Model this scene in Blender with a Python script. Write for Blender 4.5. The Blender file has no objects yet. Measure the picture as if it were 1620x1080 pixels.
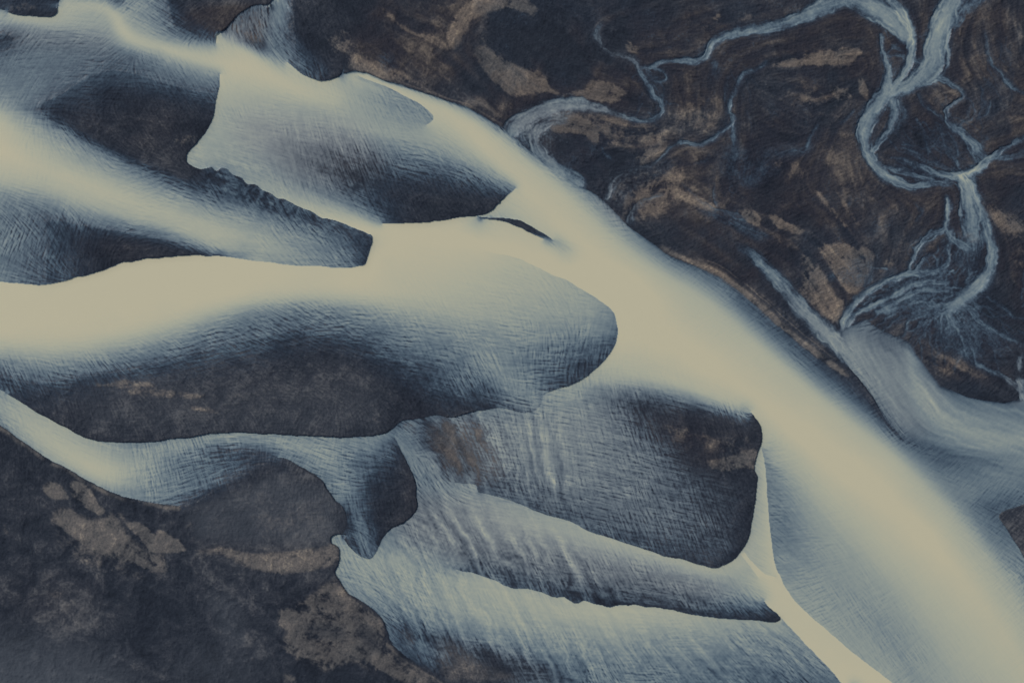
# Aerial view straight down on a braided glacial river: milky silt water over dark volcanic sand.
# One unit = one metre; the frame covers 1620 x 1080 m of ground.
import bpy, math
import numpy as np

C = bpy.context.scene
R = math.radians
# ------------------------------------------------------------------ camera, sky, sun, exposure
CAM_H = 2400.0
cam_d = bpy.data.cameras.new("camera")
cam = bpy.data.objects.new("camera", cam_d)
C.collection.objects.link(cam)
cam.location = (0, 0, CAM_H)
cam.rotation_euler = (0, 0, 0)
cam_d.sensor_width = 36.0
cam_d.lens = 36.0 * CAM_H / 1620.0
cam_d.clip_start = 10
cam_d.clip_end = 60000
C.camera = cam
w = bpy.data.worlds.new("World"); C.world = w; w.use_nodes = True
SUN_EL, SUN_AZ = R(40), R(-50)          # azimuth measured from +Y clockwise
sky = w.node_tree.nodes.new('ShaderNodeTexSky'); sky.sky_type = 'NISHITA'
sky.sun_disc = False; sky.sun_elevation = SUN_EL; sky.sun_rotation = SUN_AZ
bg = w.node_tree.nodes['Background']; bg.inputs['Strength'].default_value = 0.07
w.node_tree.links.new(sky.outputs[0], bg.inputs[0])
sd = bpy.data.lights.new("sun", 'SUN'); sd.energy = 2.6; sd.angle = R(3); sd.color = (1, .95, .88)
sun = bpy.data.objects.new("sun", sd); C.collection.objects.link(sun)
sun.rotation_euler = (R(90) - SUN_EL, 0, -SUN_AZ + R(180))
sun.location = (0, 0, 500)
vs = C.view_settings
vs.view_transform = 'Standard'; vs.look = 'None'; vs.exposure = 0; vs.gamma = 1
E = (0.635, 0.683, 0.742)                    # light reaching level ground, measured

# ------------------------------------------------------------------ working grid
FW, FH, M = 1620, 1080, 104
W, H = FW + 2*M, FH + 2*M
rng = np.random.default_rng(11)
YY, XX = np.mgrid[0:H, 0:W].astype(np.float32)

def sample(a, x, y):
    h, w_ = a.shape
    x = np.clip(x, 0, w_-1.001); y = np.clip(y, 0, h-1.001)
    i = x.astype(np.int32); j = y.astype(np.int32)
    fx = x-i; fy = y-j
    k = j*w_+i; f = a.ravel()
    return (f[k]*(1-fx)+f[k+1]*fx)*(1-fy)+(f[k+w_]*(1-fx)+f[k+w_+1]*fx)*fy

def vnoise(x, y, cell, seed):
    g = np.random.default_rng(seed).random((256, 256)).astype(np.float32)*2-1
    x = x/cell+37; y = y/cell+61
    i = np.floor(x).astype(np.int32); j = np.floor(y).astype(np.int32)
    fx = x-i; fy = y-j
    fx = fx*fx*(3-2*fx); fy = fy*fy*(3-2*fy)
    i0 = i & 255; i1 = (i+1) & 255; j0 = (j & 255)*256; j1 = ((j+1) & 255)*256
    g = g.ravel()
    return (g[j0+i0]*(1-fx)+g[j0+i1]*fx)*(1-fy)+(g[j1+i0]*(1-fx)+g[j1+i1]*fx)*fy

def fbm(x, y, cell, seed, octv=5, gain=.55):
    s = 0; a = 1; n = 0
    for o in range(octv):
        s = s+a*vnoise(x, y, cell, seed+o); n += a*a*.33
        a *= gain; cell *= .5
    return s/math.sqrt(n)

def up(a, h, w_):
    ys = (np.arange(h)+.5)*a.shape[0]/h-.5; xs = (np.arange(w_)+.5)*a.shape[1]/w_-.5
    ys = np.clip(ys, 0, a.shape[0]-1.001); xs = np.clip(xs, 0, a.shape[1]-1.001)
    j = ys.astype(int); i = xs.astype(int); fy = (ys-j)[:, None].astype(np.float32); fx = (xs-i)[None].astype(np.float32)
    r = a[j]*(1-fy)+a[j+1]*fy
    return r[:, i]*(1-fx)+r[:, i+1]*fx

def blur(a, r):
    for _ in range(2):
        for ax in (0, 1):
            n = a.shape[ax]
            c = np.cumsum(np.concatenate([np.zeros_like(np.take(a, [0], ax)), a], ax), ax, dtype=np.float64)
            hi = np.clip(np.arange(n)+r+1, 0, n); lo = np.clip(np.arange(n)-r, 0, n)
            cnt = (hi-lo).astype(np.float32)
            d = np.take(c, hi, ax)-np.take(c, lo, ax)
            a = (d/(cnt[:, None] if ax == 0 else cnt[None])).astype(np.float32)
    return a

def sstep(a, b, x):
    t = np.clip((x-a)/(b-a), 0, 1); return t*t*(3-2*t)

def spline(pts, closed=False, step=.5, wob=0, seed=0, ext=True):
    """Catmull-Rom through pts (x, y, extra...); returns dense rows. Ends at the frame run on past it."""
    p = np.array(pts, float)
    if ext and not closed:
        def out(q): return q[0] <= 3 or q[1] <= 3 or q[0] >= FW-3 or q[1] >= FH-3
        if out(p[0]):
            d = p[0]-p[1]; d[2:] = 0; d /= max(np.hypot(d[0], d[1]), 1); p = np.vstack([p[0]+d*M*1.5, p])
        if out(p[-1]):
            d = p[-1]-p[-2]; d[2:] = 0; d /= max(np.hypot(d[0], d[1]), 1); p = np.vstack([p, p[-1]+d*M*1.5])
    q = np.vstack([2*p[0]-p[1], p, 2*p[-1]-p[-2]])
    res = []
    for k in range(1, len(q)-2):
        n = max(2, int(np.hypot(*(q[k+1]-q[k])[:2])/step))
        t = np.linspace(0, 1, n, endpoint=False)[:, None]
        a, b, c, d = q[k-1], q[k], q[k+1], q[k+2]
        r = .5*(2*b+(c-a)*t+(2*a-5*b+4*c-d)*t*t+(3*b-a-3*c+d)*t**3)
        r[:, 2:] = b[2:]+(c[2:]-b[2:])*t
        res.append(r)
    r = np.vstack(res+[p[-1:]])
    if wob:
        X = r[:, 0].copy(); Y = r[:, 1].copy()
        for cell, am in ((34, .55), (15, .4), (7, .22)):
            r[:, 0] += wob*am*vnoise(X, Y, cell, 900+seed)
            r[:, 1] += wob*am*vnoise(X, Y, cell, 950+seed)
    return r

# ------------------------------------------------------------------ DATA traced from the place
# cover of milky water, 0 = bare bed, 1 = deep cream water.
# EDGES: (x, y, cover on the left hand, cover on the right hand of the direction of travel)
EDGES = [
 # small bar, top left
 [(95,0,.85,.05),(93,8,.88,.05),(91,22,.85,.05),(80,28,.84,.04),(58,27,.84,.06),(25,23,.84,.08),(10,18,.8,.1),(0,15,.75,.1)],
 # first big bar: downstream front, then the frilled bank, then the tip
 [(349,118,.95,.6),(348,128,.93,.42),(347,145,.88,.28),(342,165,.82,.15),(337,187,.78,.03),(325,212,.76,0),(312,228,.76,0),(302,238,.76,0),(296,248,.76,0),(298,259,.74,0),
  (307,264,.72,0),(318,268,.7,.02),(328,267,.68,.1),(334,265,.6,.2),(342,270,.6,.15),(352,266,.6,.22),(362,270,.6,.16),(370,277,.62,.2),(384,283,.66,.17),(392,292,.7,.2),(404,292,.7,.14),(416,301,.74,.2),(430,306,.76,.15),(440,313,.78,.2),(452,316,.8,.14),(470,326,.84,.2),(490,334,.87,.2),(510,343,.9,.25),(540,353,.93,.28),(560,361,.95,.3),
  (580,369,.96,.25),(588,374,.96,.15),(589,385,.9,.12),(583,404,.96,.15),(577,419,.97,.15),(560,423,.98,.35),(540,424,.98,.45),(500,422,.98,.58),(460,420,.98,.66),(410,413,.98,.72),(370,408,.98,.55),(345,406,.98,.28),(320,405,.98,.08),(290,405,.98,.0),(235,409,.98,0),(220,413,.98,0),(195,417,.98,0),(165,428,.98,0),(140,436,.98,.08),(120,440,.98,.15),(95,448,.98,.22),(65,450,.98,.3),(30,448,.98,.4),(0,446,.97,.5)],
 # long bar: lower edge, then round the lobe
 [(0,617,.25,.7),(10,622,.15,.72),(30,633,.1,.75),(50,647,.06,.78),(80,663,.02,.8),(105,677,0,.8),(130,690,0,.78),(155,698,0,.75),(180,700,0,.68),(215,700,0,.6),(250,697,0,.6),(290,693,0,.62),(330,687,0,.68),(370,684,0,.68),(410,685,0,.65),(470,689,0,.6),(500,691,0,.6),(540,692,0,.6),(580,690,0,.6),(605,687,0,.58),(618,681,0,.5),(627,674,0,.4),(638,666,0,.3),(657,663,0,.3),(673,660,.02,.3),(690,657,.05,.34),(713,661,.06,.4),(740,653,.08,.48),(773,647,.12,.55),(793,644,.28,.55),
  (817,652,.35,.56),(840,652,.38,.58),(855,641,.5,.6),(860,625,.5,.66),(877,617,.2,.7),(900,610,.16,.74),(923,598,.16,.78),(947,582,.2,.86),(967,557,.25,.93),(975,537,.34,.97),(978,513,.5,.99),(971,493,.6,1),(950,476,.68,1),(917,455,.76,1),(873,433,.84,1),(823,412,.9,1),(773,397,.95,1)],
 # right-hand bar in the middle: round its blunt end and back along its lower edge
 [(1188,654,.93,.3),(1193,660,.93,.03),(1203,674,.9,0),(1206,695,.86,0),(1200,713,.8,0),(1193,740,.76,0),(1198,753,.78,0),(1197,773,.78,0),(1193,810,.78,0),(1187,843,.78,.02),(1177,867,.8,.04),(1163,885,.86,.06),(1143,895,.84,.08),(1130,898,.84,.1),(1100,892,.84,.12),(1080,886,.83,.14),(1040,875,.83,.2),(983,856,.82,.26),(933,842,.8,.3),(913,830,.76,.38),(893,823,.76,.25),(860,812,.74,.24),(830,800,.68,.32),(800,790,.66,.3),(770,782,.64,.36),(757,778,.62,.35),(753,767,.6,.3),(733,765,.6,.35),(707,762,.56,.5)],
 # lowest right bar
 [(720,900,.35,.68),(753,908,.32,.76),(780,917,.32,.78),(807,928,.3,.8),(840,932,.3,.78),(873,943,.22,.8),(893,943,.24,.82),(910,953,.2,.83),(925,950,.24,.86),(942,955,.18,.85),(963,960,.1,.86),(983,957,.15,.87),(1017,960,.14,.86),(1080,967,.12,.84),(1113,975,.14,.8),(1163,980,.12,.76),(1213,983,.04,.74),(1231,982,.0,.85),(1235,976,.02,.95),(1227,966,.12,.95),(1212,952,.3,.93)],
 # upper middle bar: lower edge
 [(817,298,.93,.55),(800,313,.9,.1),(787,325,.88,0),(777,335,.84,0),(757,343,.82,0),(727,345,.93,0),(697,350,.95,0),(673,352,.95,.0),(640,354,.96,.05),(607,354,.96,.3)],
 # sliver of sand
 [(757,342,.8,.25),(775,345,.7,.1),(800,346,.78,.1),(822,350,.84,0),(845,361,.88,0),(862,371,.9,.15),(875,380,.88,.5)],
 [(765,347,.3,.8),(785,349,.1,.9),(805,353,.1,.93),(822,360,.05,.94),(842,370,.12,.95),(860,378,.35,.95)],
 # pale oval patch above it
 [(567,122,.93,.74),(607,136,.94,.64),(640,152,.95,.6),(667,166,.95,.57),(683,180,.94,.56),(686,190,.9,.56),(676,199,.84,.62)],
 # top bars
 [(433,0,.62,0),(427,8,.5,0),(403,9,.35,0),(383,20,.32,0),(370,33,.34,0),(355,49,.4,0),(346,53,.8,.03),(341,59,.9,.15),(340,68,.93,.4)],
 [(455,100,.3,.85),(480,118,.25,.86),(500,127,.12,.86),(515,129,.06,.87),(533,124,.0,.87),(540,119,0,.5),(544,110,0,.12),(542,100,0,.05)],
 # flood plain bank of the main river, from top to where it sinks
 [(545,117,.05,.75),(560,113,.05,.88),(583,117,.05,.93),(607,128,.05,.85),(640,137,.02,.8),(673,147,0,.76),(707,160,0,.7),(740,171,0,.62),(767,187,0,.55),(790,200,.1,.42)],
 [(887,277,.0,.55),(907,290,.0,.55),(940,307,.0,.52),(967,330,.0,.5),(997,360,.0,.5),(1023,380,.0,.45),(1057,403,.0,.38),(1080,413,.0,.36),(1107,423,.0,.34),(1140,440,.0,.32),(1167,459,.0,.3),(1197,483,.0,.28),(1230,513,.0,.26),(1263,543,.0,.24),(1297,568,.0,.2),(1330,592,.0,.12)],
 # strip between main river and mauve stream, upper side
 [(1318,549,.56,0),(1327,557,.6,0),(1345,582,.58,0),(1370,612,.48,.02),(1390,643,.42,.08),(1407,672,.36,.16),(1430,696,.34,.28)],
 # far side of the mauve fan
 [(1367,504,0,.35),(1397,523,.0,.3),(1440,543,.05,.3),(1450,560,.05,.34)],
 [(1487,611,.08,.34),(1530,627,.05,.38),(1580,637,.0,.42),(1620,632,.0,.42)],
 # lower left shore of the left stream
 [(0,673,.55,0),(20,687,.6,0),(50,707,.68,0),(67,718,.72,0),(83,730,.75,0),(110,743,.76,0),(140,760,.72,0),(167,773,.66,0),(193,783,.6,0),(227,793,.52,0),(260,798,.42,0),(283,800,.3,0)],
 # tongue of the left bank beside the narrow stream, notch, and shore to the bottom
 [(440,723,.45,.15),(455,727,.5,.08),(473,737,.5,.02),(493,747,.5,0),(510,760,.5,0),(520,777,.48,0),(533,793,.45,0),(545,803,.3,0),(550,815,.2,0),(550,832,.12,0),(543,845,.15,0)],
 [(548,846,.5,.0),(537,845,.68,0),(527,848,.7,0),(526,857,.68,0),(537,867,.68,0),(537,887,.7,0),(530,905,.66,0),(537,918,.6,0),(550,937,.55,0),(570,951,.55,0),(600,973,.45,0),(612,997,.35,0),(617,1013,.3,0),(633,1030,.28,0),(657,1047,.2,0),(683,1063,.1,0),(713,1080,.08,0)],
 # fan bar between the streams
 [(625,690,.55,.35),(633,708,.55,.2),(640,722,.52,.06),(650,742,.5,.02),(657,760,.48,0),(659,780,.45,0),(660,803,.5,0),(643,823,.52,0),(617,837,.54,0),(605,850,.56,.05),(600,863,.66,.25),(593,877,.72,.3),(583,884,.74,.3),(567,878,.72,.26),(553,864,.68,.15),(545,853,.6,.05)],
 [(678,715,.32,.45),(690,735,.38,.46),(697,752,.45,.46)],
 # cream stream on the lower right
 [(1235,977,.96,.72),(1260,1003,.97,.6),(1287,1030,.98,.55),(1313,1060,.98,.48),(1330,1080,.98,.45)],
 [(1206,712,.62,.84),(1212,745,.52,.86),(1215,790,.5,.88),(1219,840,.5,.9),(1226,880,.56,.93),(1233,907,.66,.96),(1247,937,.7,.97),(1280,973,.72,.98),(1313,1000,.73,.98),(1363,1043,.74,.98),(1413,1080,.74,.98)],
 [(1172,877,.93,.84),(1186,895,.92,.8),(1200,914,.96,.84)],
 [(1178,874,.8,.93),(1194,892,.8,.95),(1210,907,.84,.97),(1228,914,.88,.98)],
 # dark island at the right edge
 [(1620,883,.5,0),(1607,860,.45,0),(1593,838,.36,0),(1580,818,.3,0),(1592,808,.3,.02),(1620,796,.34,.02)],
]
# soft contours: (x, y, cover)
SOFT = [
 [(1430,555,.5),(1430,590,.54),(1434,625,.54),(1450,665,.5),(1475,692,.46)],[(1441,552,.6),(1446,585,.73),(1454,620,.75),(1476,655,.73),(1508,684,.69),(1560,706,.67),(1620,718,.65)],
 [(100,8,.86),(140,4,.9),(165,5,.92),(178,13,.95),(186,28,.97),(193,48,.97),(212,66,.96),(250,76,.95),(300,90,.97),(350,102,.97),(400,112,.97),(440,128,.96),(480,148,.93),(530,160,.9)],
 [(130,22,.76),(160,28,.74),(178,42,.76),(165,45,.72),(120,40,.76),(90,33,.8)],
 [(0,22,.85),(30,33,.87),(70,38,.84),(110,40,.8)],
 [(0,44,.5),(25,44,.5),(70,50,.5),(120,54,.54),(160,58,.56),(185,66,.66)],
 [(0,58,.14),(20,60,.2)],
 [(0,74,.24),(20,72,.3),(60,66,.38),(110,70,.42),(160,74,.46),(195,84,.5)],
 [(0,100,.4),(60,95,.42),(120,95,.38),(170,95,.3),(220,108,.34),(260,108,.45),(300,114,.55),(335,124,.6)],
 [(175,80,.3),(230,98,.3),(250,96,.42)],
 [(0,130,.45),(60,122,.42),(110,125,.33),(160,120,.26),(215,128,.2),(270,130,.32),(320,142,.32),(340,150,.25)],
 [(0,155,.55),(40,152,.5),(90,150,.32),(140,148,.12),(180,150,.06),(240,150,.1),(300,160,.12),(335,168,.1)],
 [(200,185,0),(260,180,.0),(320,190,.0)],[(130,195,.05),(200,220,.0),(270,245,0)],
 [(72,178,.1),(105,194,.04),(150,219,.0),(200,242,0),(255,265,0),(300,284,.02)],[(60,168,.24),(110,158,.15),(170,150,.1)],
 [(30,168,.46),(60,182,.36),(95,201,.34),(145,229,.33),(200,256,.33),(255,279,.32),(300,296,.26),(350,308,.2),(400,318,.17),(450,336,.2),(500,355,.26),(550,375,.28),(582,385,.15)],
 [(0,165,.68),(40,182,.64),(70,196,.6),(103,216,.6),(150,242,.58),(205,269,.54),(267,294,.48),(333,318,.42),(400,338,.5),(450,355,.5),(500,372,.48),(560,400,.35)],
 [(0,190,.92),(50,225,.86),(110,252,.8),(180,280,.76),(250,308,.74),(320,332,.72),(400,358,.7),(470,382,.62),(530,402,.55)],
 [(0,240,1),(60,265,.94),(130,290,.92),(210,318,.9),(280,342,.88),(340,362,.86),(400,382,.8),(460,398,.75)],
 [(0,285,.88),(60,298,.82),(130,322,.8),(200,345,.78),(260,360,.8),(320,382,.84),(370,397,.8)],
 [(0,308,.62),(50,318,.52),(100,338,.45),(150,352,.4),(200,362,.4),(250,372,.4),(300,387,.42),(340,399,.55)],
 [(0,330,.5),(40,340,.38),(90,352,.2),(150,370,.12),(200,376,.06),(260,388,.04),(310,398,.08)],
 [(0,375,.45),(40,380,.4),(80,385,.28),(120,390,.1),(170,395,0),(240,400,0)],
 [(0,415,.46),(40,418,.36),(80,425,.25),(115,425,.12)],
 # cream river across the middle
 [(0,500,1),(100,490,1),(200,455,1),(300,435,1),(400,435,1),(500,440,.99),(565,440,.98),(600,405,.98),(640,372,.98),(700,374,.99),(770,382,.98),(840,398,.98),(900,425,.99),(960,460,1),(1020,510,1),(1100,565,1),(1180,620,1),(1300,715,1),(1400,785,1),(1450,830,1),(1500,885,.98),(1560,960,.95),(1620,1050,.92)],
 [(0,530,.98),(100,535,.96),(200,520,.96),(300,490,.96),(400,465,.97),(500,460,.97),(600,462,.95),(700,460,.9)],
 [(0,552,.85),(100,556,.84),(200,543,.8),(280,522,.78),(340,500,.8),(400,482,.82),(480,474,.84),(560,476,.84),(640,484,.84),(720,495,.82),(800,505,.78)],
 [(0,572,.55),(60,580,.6),(130,574,.6),(200,562,.55),(270,545,.54),(330,520,.55),(400,497,.55),(480,492,.5),(540,500,.45),(600,508,.55),(660,516,.62),(720,525,.66),(790,535,.62),(850,540,.6)],
 [(0,590,.3),(50,600,.36),(110,594,.34),(180,586,.3),(270,568,.3),(350,545,.28),(420,528,.3),(480,522,.28),(560,535,.27),(610,545,.34),(670,560,.4),(730,575,.42),(760,585,.46)],
 [(40,640,.05),(60,620,.16),(110,610,.15),(180,603,.12),(280,590,.12),(370,572,.12),(450,560,.08),(520,556,.05),(580,566,.1),(630,590,.14),(680,610,.2),(720,622,.22),(750,632,.16)],
 [(10,600,.2),(20,610,.12)],
 [(100,660,0),(180,640,0),(280,620,.0),(400,605,0),(500,585,0),(570,590,0),(630,625,0),(690,648,.04)],
 [(170,675,0),(300,665,0),(450,665,0),(600,660,0)],
 [(640,440,.93),(700,430,.93),(760,425,.92),(820,440,.86),(880,465,.8),(940,490,.72)],
 [(700,470,.88),(780,470,.85),(860,500,.75),(940,520,.62),(965,520,.52)],
 [(760,585,.58),(800,605,.62),(835,625,.62),(850,640,.55)],[(745,560,.6),(780,570,.62)],
 [(760,600,.28),(790,632,.25)],[(720,600,.38),(760,622,.25),(765,640,.12)],
 [(790,550,.58),(830,560,.5),(880,555,.42),(930,545,.42),(968,538,.35)],
 [(830,575,.5),(860,590,.38),(900,590,.22),(950,565,.24)],
 # mid confluence, sliver
[(868,378,.4),(885,387,.65),(905,398,.85)],
 [(760,350,.88),(800,362,.94),(840,378,.95),(880,396,.96)],
 [(800,335,.85),(830,345,.9),(870,365,.94),(905,385,.96)],
 # upper river
 [(560,122,.88),(600,140,.92)],[(590,122,.93),(640,143,.94),(700,170,.96),(740,205,.98),(780,250,.98),(820,290,.97),(870,340,.97),(920,385,.98),(980,430,1),(1040,480,1)],
 [(580,140,.7),(620,165,.6),(665,185,.56)],[(540,150,.84),(560,175,.76),(600,195,.7),(650,205,.7),(680,212,.78)],
 [(355,130,.88),(400,145,.86),(450,160,.8),(500,176,.76),(550,192,.74),(600,210,.74),(660,222,.74),(710,240,.72),(750,265,.68),(790,288,.55)],
 [(345,180,.76),(380,190,.7),(430,200,.64),(480,212,.6),(530,222,.56),(580,232,.5),(630,240,.5),(690,255,.46),(740,275,.35),(780,298,.25)],
 [(440,230,.52),(480,240,.42),(530,245,.34),(580,255,.27),(640,270,.24),(700,285,.2),(745,300,.12)],
 [(480,265,.4),(530,275,.28),(570,285,.18),(620,300,.08),(680,315,.0),(740,320,0),(770,322,0)],
 [(320,250,.76),(350,255,.72),(400,275,.66),(440,290,.64),(480,310,.7),(520,328,.78),(560,345,.88),(590,358,.96),(620,366,.98)],
 [(345,215,.76),(400,235,.66),(450,270,.52),(500,300,.5),(550,322,.52),(585,340,.5)],
 [(530,300,.34),(570,320,.28),(600,338,.2),(650,345,.03)],
 # top
 [(190,2,.35),(186,8,.45),(192,15,.7),(205,35,.72),(225,55,.76),(260,68,.8),(300,72,.75),(330,74,.8)],
 [(215,0,.62),(225,20,.62),(245,40,.55),(275,55,.42),(310,62,.35),(332,58,.22)],
 [(250,0,.45),(262,20,.35),(280,38,.2),(305,50,.1)],[(285,0,.05),(310,25,0),(350,30,0)],[(172,0,.3),(182,4,.25)],
 [(345,64,.93),(352,66,.9),(358,72,.93)],[(372,70,.93),(395,78,.93),(412,92,.92),(440,112,.9),(480,132,.9)],
 [(372,56,.5),(385,40,.4),(400,22,.3)],[(380,66,.3),(395,72,.12),(412,78,.1),(420,86,.5)],[(405,60,.2),(410,35,.3)],
 [(442,0,.68),(438,25,.6),(428,55,.45),(432,80,.45),(442,98,.65),(455,108,.8)],
 [(456,5,.4),(459,35,.25),(458,60,.25),(470,85,.3),(490,105,.25),(515,120,.18)],
 [(500,-60,0),(520,40,0),(535,95,0)],[(548,-90,0),(548,0,0),(550,100,0)],[(1610,820,0),(1640,850,0)],
 [(464,0,.0),(470,35,.0),(480,65,.03),(510,90,.03),(535,110,.02)],
 # right side of the main river
 [(700,166,.92),(760,196,.92),(800,226,.9),(850,268,.9),(900,314,.9),(945,358,.9),(1000,402,.88),(1060,440,.86),(1100,462,.86),(1150,500,.86),(1200,545,.87),(1250,587,.88),(1300,632,.9),(1350,672,.88),(1400,710,.88),(1450,755,.86),(1500,805,.84),(1550,860,.8),(1600,925,.8),(1620,955,.8)],
 [(800,208,.6),(830,238,.66),(865,263,.68),(900,293,.7),(940,328,.7),(975,362,.7),(1020,396,.66),(1062,422,.6),(1110,445,.56),(1160,482,.54),(1208,524,.52),(1255,566,.5),(1300,605,.5),(1350,640,.5),(1400,682,.52),(1450,725,.52),(1490,765,.56),(1530,810,.56),(1565,855,.54),(1605,900,.58),(1620,920,.6)],
 [(810,212,.3),(838,238,.34),(862,256,.36)],
 [(1345,606,.15),(1363,625,.16),(1385,652,.18),(1405,678,.2),(1440,702,.26),(1480,716,.28),(1520,727,.3),(1570,726,.4),(1620,716,.5)],
 [(1160,472,.3),(1215,518,.28),(1260,556,.26),(1310,592,.24),(1345,622,.22),(1400,672,.24)],
 [(1480,738,.35),(1520,745,.42),(1570,745,.5),(1620,740,.52)],
 [(1530,775,.52),(1580,770,.5),(1620,766,.5)],[(1545,800,.36),(1570,800,.28),(1600,790,.34)],
 [(1345,545,.62),(1370,565,.6),(1395,600,.6),(1410,645,.57),(1430,680,.5)],[(1360,515,.42),(1395,540,.38),(1425,552,.42)],
 [(1345,535,.6),(1352,560,.6),(1370,595,.58),(1390,630,.52)],
 [(1470,605,.6),(1490,632,.62),(1510,655,.63),(1540,672,.65),(1580,690,.68),(1620,698,.7)],
 [(1458,575,.25),(1475,600,.35),(1500,628,.45),(1550,650,.52),(1620,665,.52)],
 [(1500,730,.36),(1530,736,.42)],
 # film over the right-hand bar
 [(890,620,.68),(940,605,.74),(1000,600,.84),(1060,610,.86),(1120,630,.86),(1170,648,.88)],
 [(930,628,.52),(980,620,.45),(1030,618,.52),(1080,627,.55),(1120,640,.5),(1160,652,.45),(1183,657,.5)],
 [(975,640,.3),(1010,636,.18),(1060,645,.14),(1110,655,.08),(1160,664,.03)],
 [(1000,665,.25),(1050,675,.08),(1110,685,0),(1170,690,0)],
 [(880,650,.62),(920,665,.6),(960,680,.52),(1000,700,.42),(1040,716,.3),(1080,728,.14),(1120,736,.04),(1160,745,.02)],
 [(780,690,.54),(830,690,.62),(880,700,.62),(930,720,.56),(1000,740,.48),(1060,752,.34),(1110,768,.22),(1150,775,.14),(1185,780,.06)],
 [(790,740,.44),(840,750,.5),(900,770,.5),(970,790,.46),(1040,802,.4),(1100,815,.28),(1150,822,.18),(1180,826,.06)],
 [(840,785,.35),(900,805,.34),(960,825,.34),(1030,845,.3),(1090,862,.25),(1145,868,.22),(1165,866,.1)],
 [(1120,840,.22),(1150,860,.24)],
 [(760,700,.4),(770,740,.3),(800,775,.26)],[(684,672,.08),(695,700,.08),(705,730,.1),(706,755,.3)],[(712,672,.1),(722,700,.1),(735,745,.16)],[(752,672,.24),(765,735,.3)],
 # water below it
 [(707,775,.6),(760,790,.66),(820,815,.76),(880,835,.78),(940,855,.8),(1000,875,.8),(1060,893,.8),(1130,910,.84)],
 [(680,800,.5),(740,825,.6),(800,845,.66),(870,865,.62),(950,885,.58),(1020,898,.55),(1090,912,.6),(1150,925,.66),(1200,948,.7)],
 [(640,845,.54),(690,852,.5),(750,868,.47),(820,887,.45),(900,907,.4),(980,924,.37),(1060,937,.38),(1130,948,.42),(1190,960,.38)],
 [(730,888,.36),(790,908,.33),(850,921,.3),(920,938,.24),(1000,948,.22),(1080,958,.24),(1160,971,.22)],
 [(600,880,.74),(640,885,.7),(690,895,.66)],[(665,820,.44),(650,840,.46),(620,855,.52)],[(680,790,.45),(665,800,.46)],
 [(700,912,.76),(760,925,.8),(830,945,.84),(900,965,.85),(980,972,.85),(1060,982,.8),(1130,992,.74),(1190,998,.66),(1230,998,.66)],
 [(560,900,.7),(610,925,.7),(670,945,.7),(740,970,.75),(820,990,.73),(900,1005,.7),(990,1020,.66),(1080,1025,.6),(1160,1030,.54),(1230,1040,.52),(1290,1060,.5)],
 [(560,930,.62),(600,950,.58),(650,970,.55),(700,990,.56),(760,1010,.54),(830,1030,.5),(900,1045,.52),(980,1060,.53),(1060,1070,.46),(1130,1075,.4),(1200,1080,.34)],
 [(625,975,.38),(650,1000,.2),(690,1005,.2),(730,1018,.2),(780,1035,.16),(830,1050,.2),(880,1062,.32),(930,1075,.4)],
 [(640,1015,.2),(665,1020,.5),(690,1040,.3),(710,1060,.05),(780,1075,.05)],
 # shallow right-bottom
 [(1215,725,.78),(1240,735,.8),(1290,775,.85),(1340,820,.86),(1390,870,.86),(1440,925,.84),(1490,990,.84),(1540,1060,.84),(1560,1080,.84)],
 [(1222,740,.58),(1240,770,.6),(1270,810,.66),(1310,850,.72),(1360,900,.72),(1410,960,.7),(1450,1020,.7),(1480,1080,.72)],
 [(1222,790,.52),(1235,810,.46),(1248,850,.48),(1262,872,.56),(1300,905,.66),(1345,945,.68),(1390,985,.62),(1430,1030,.64),(1450,1080,.68)],
 [(1225,870,.58),(1245,900,.64),(1300,960,.7),(1380,1030,.72)],
 [(1203,760,.78),(1206,820,.8),(1200,860,.82),(1210,895,.84)],
 [(1218,915,.97),(1240,960,.97),(1300,1010,.98),(1370,1080,.98)],
 # left lower stream
 [(0,640,.76),(40,672,.84),(90,705,.88),(140,735,.94),(175,748,.92),(205,745,.8),(240,724,.7),(290,704,.7),(350,694,.7),(420,695,.72),(470,703,.72),(500,716,.7),(530,745,.64),(550,780,.56)],[(520,700,.6),(600,700,.58)],
 [(0,655,.68),(40,688,.78),(90,720,.84),(150,758,.86),(190,770,.76),(230,770,.62),(270,755,.54)],
 [(210,785,.6),(250,782,.56),(290,775,.48),(330,760,.42),(370,742,.34),(410,730,.2),(440,730,.12)],
 [(265,732,.5),(305,720,.36),(345,714,.16),(390,715,.14),(425,720,.2),(450,726,.34)],
 [(320,735,.42),(360,725,.26),(400,722,.1),(425,727,.06)],
 [(290,790,.25),(330,778,.16),(370,762,.1),(400,750,.02),(430,740,.0)],
 [(300,805,0),(350,790,0),(400,770,0),(440,755,0)],
 [(468,722,.5),(505,748,.5),(528,775,.46),(548,798,.42),(560,820,.5),(572,850,.55),(582,872,.5)],
 [(540,720,.5),(565,745,.38),(573,780,.28),(582,820,.18),(590,850,.18)],
 [(595,712,.4),(598,735,.22),(592,780,.08),(600,820,.0)],[(625,730,.12),(630,770,.02),(635,800,0),(618,825,0)],
 [(555,805,.35),(558,840,.25),(556,855,.12)],
 [(640,692,.5),(655,715,.54),(668,745,.52),(678,775,.48),(680,795,.46)],[(665,690,.3),(676,712,.3)],
]
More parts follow.
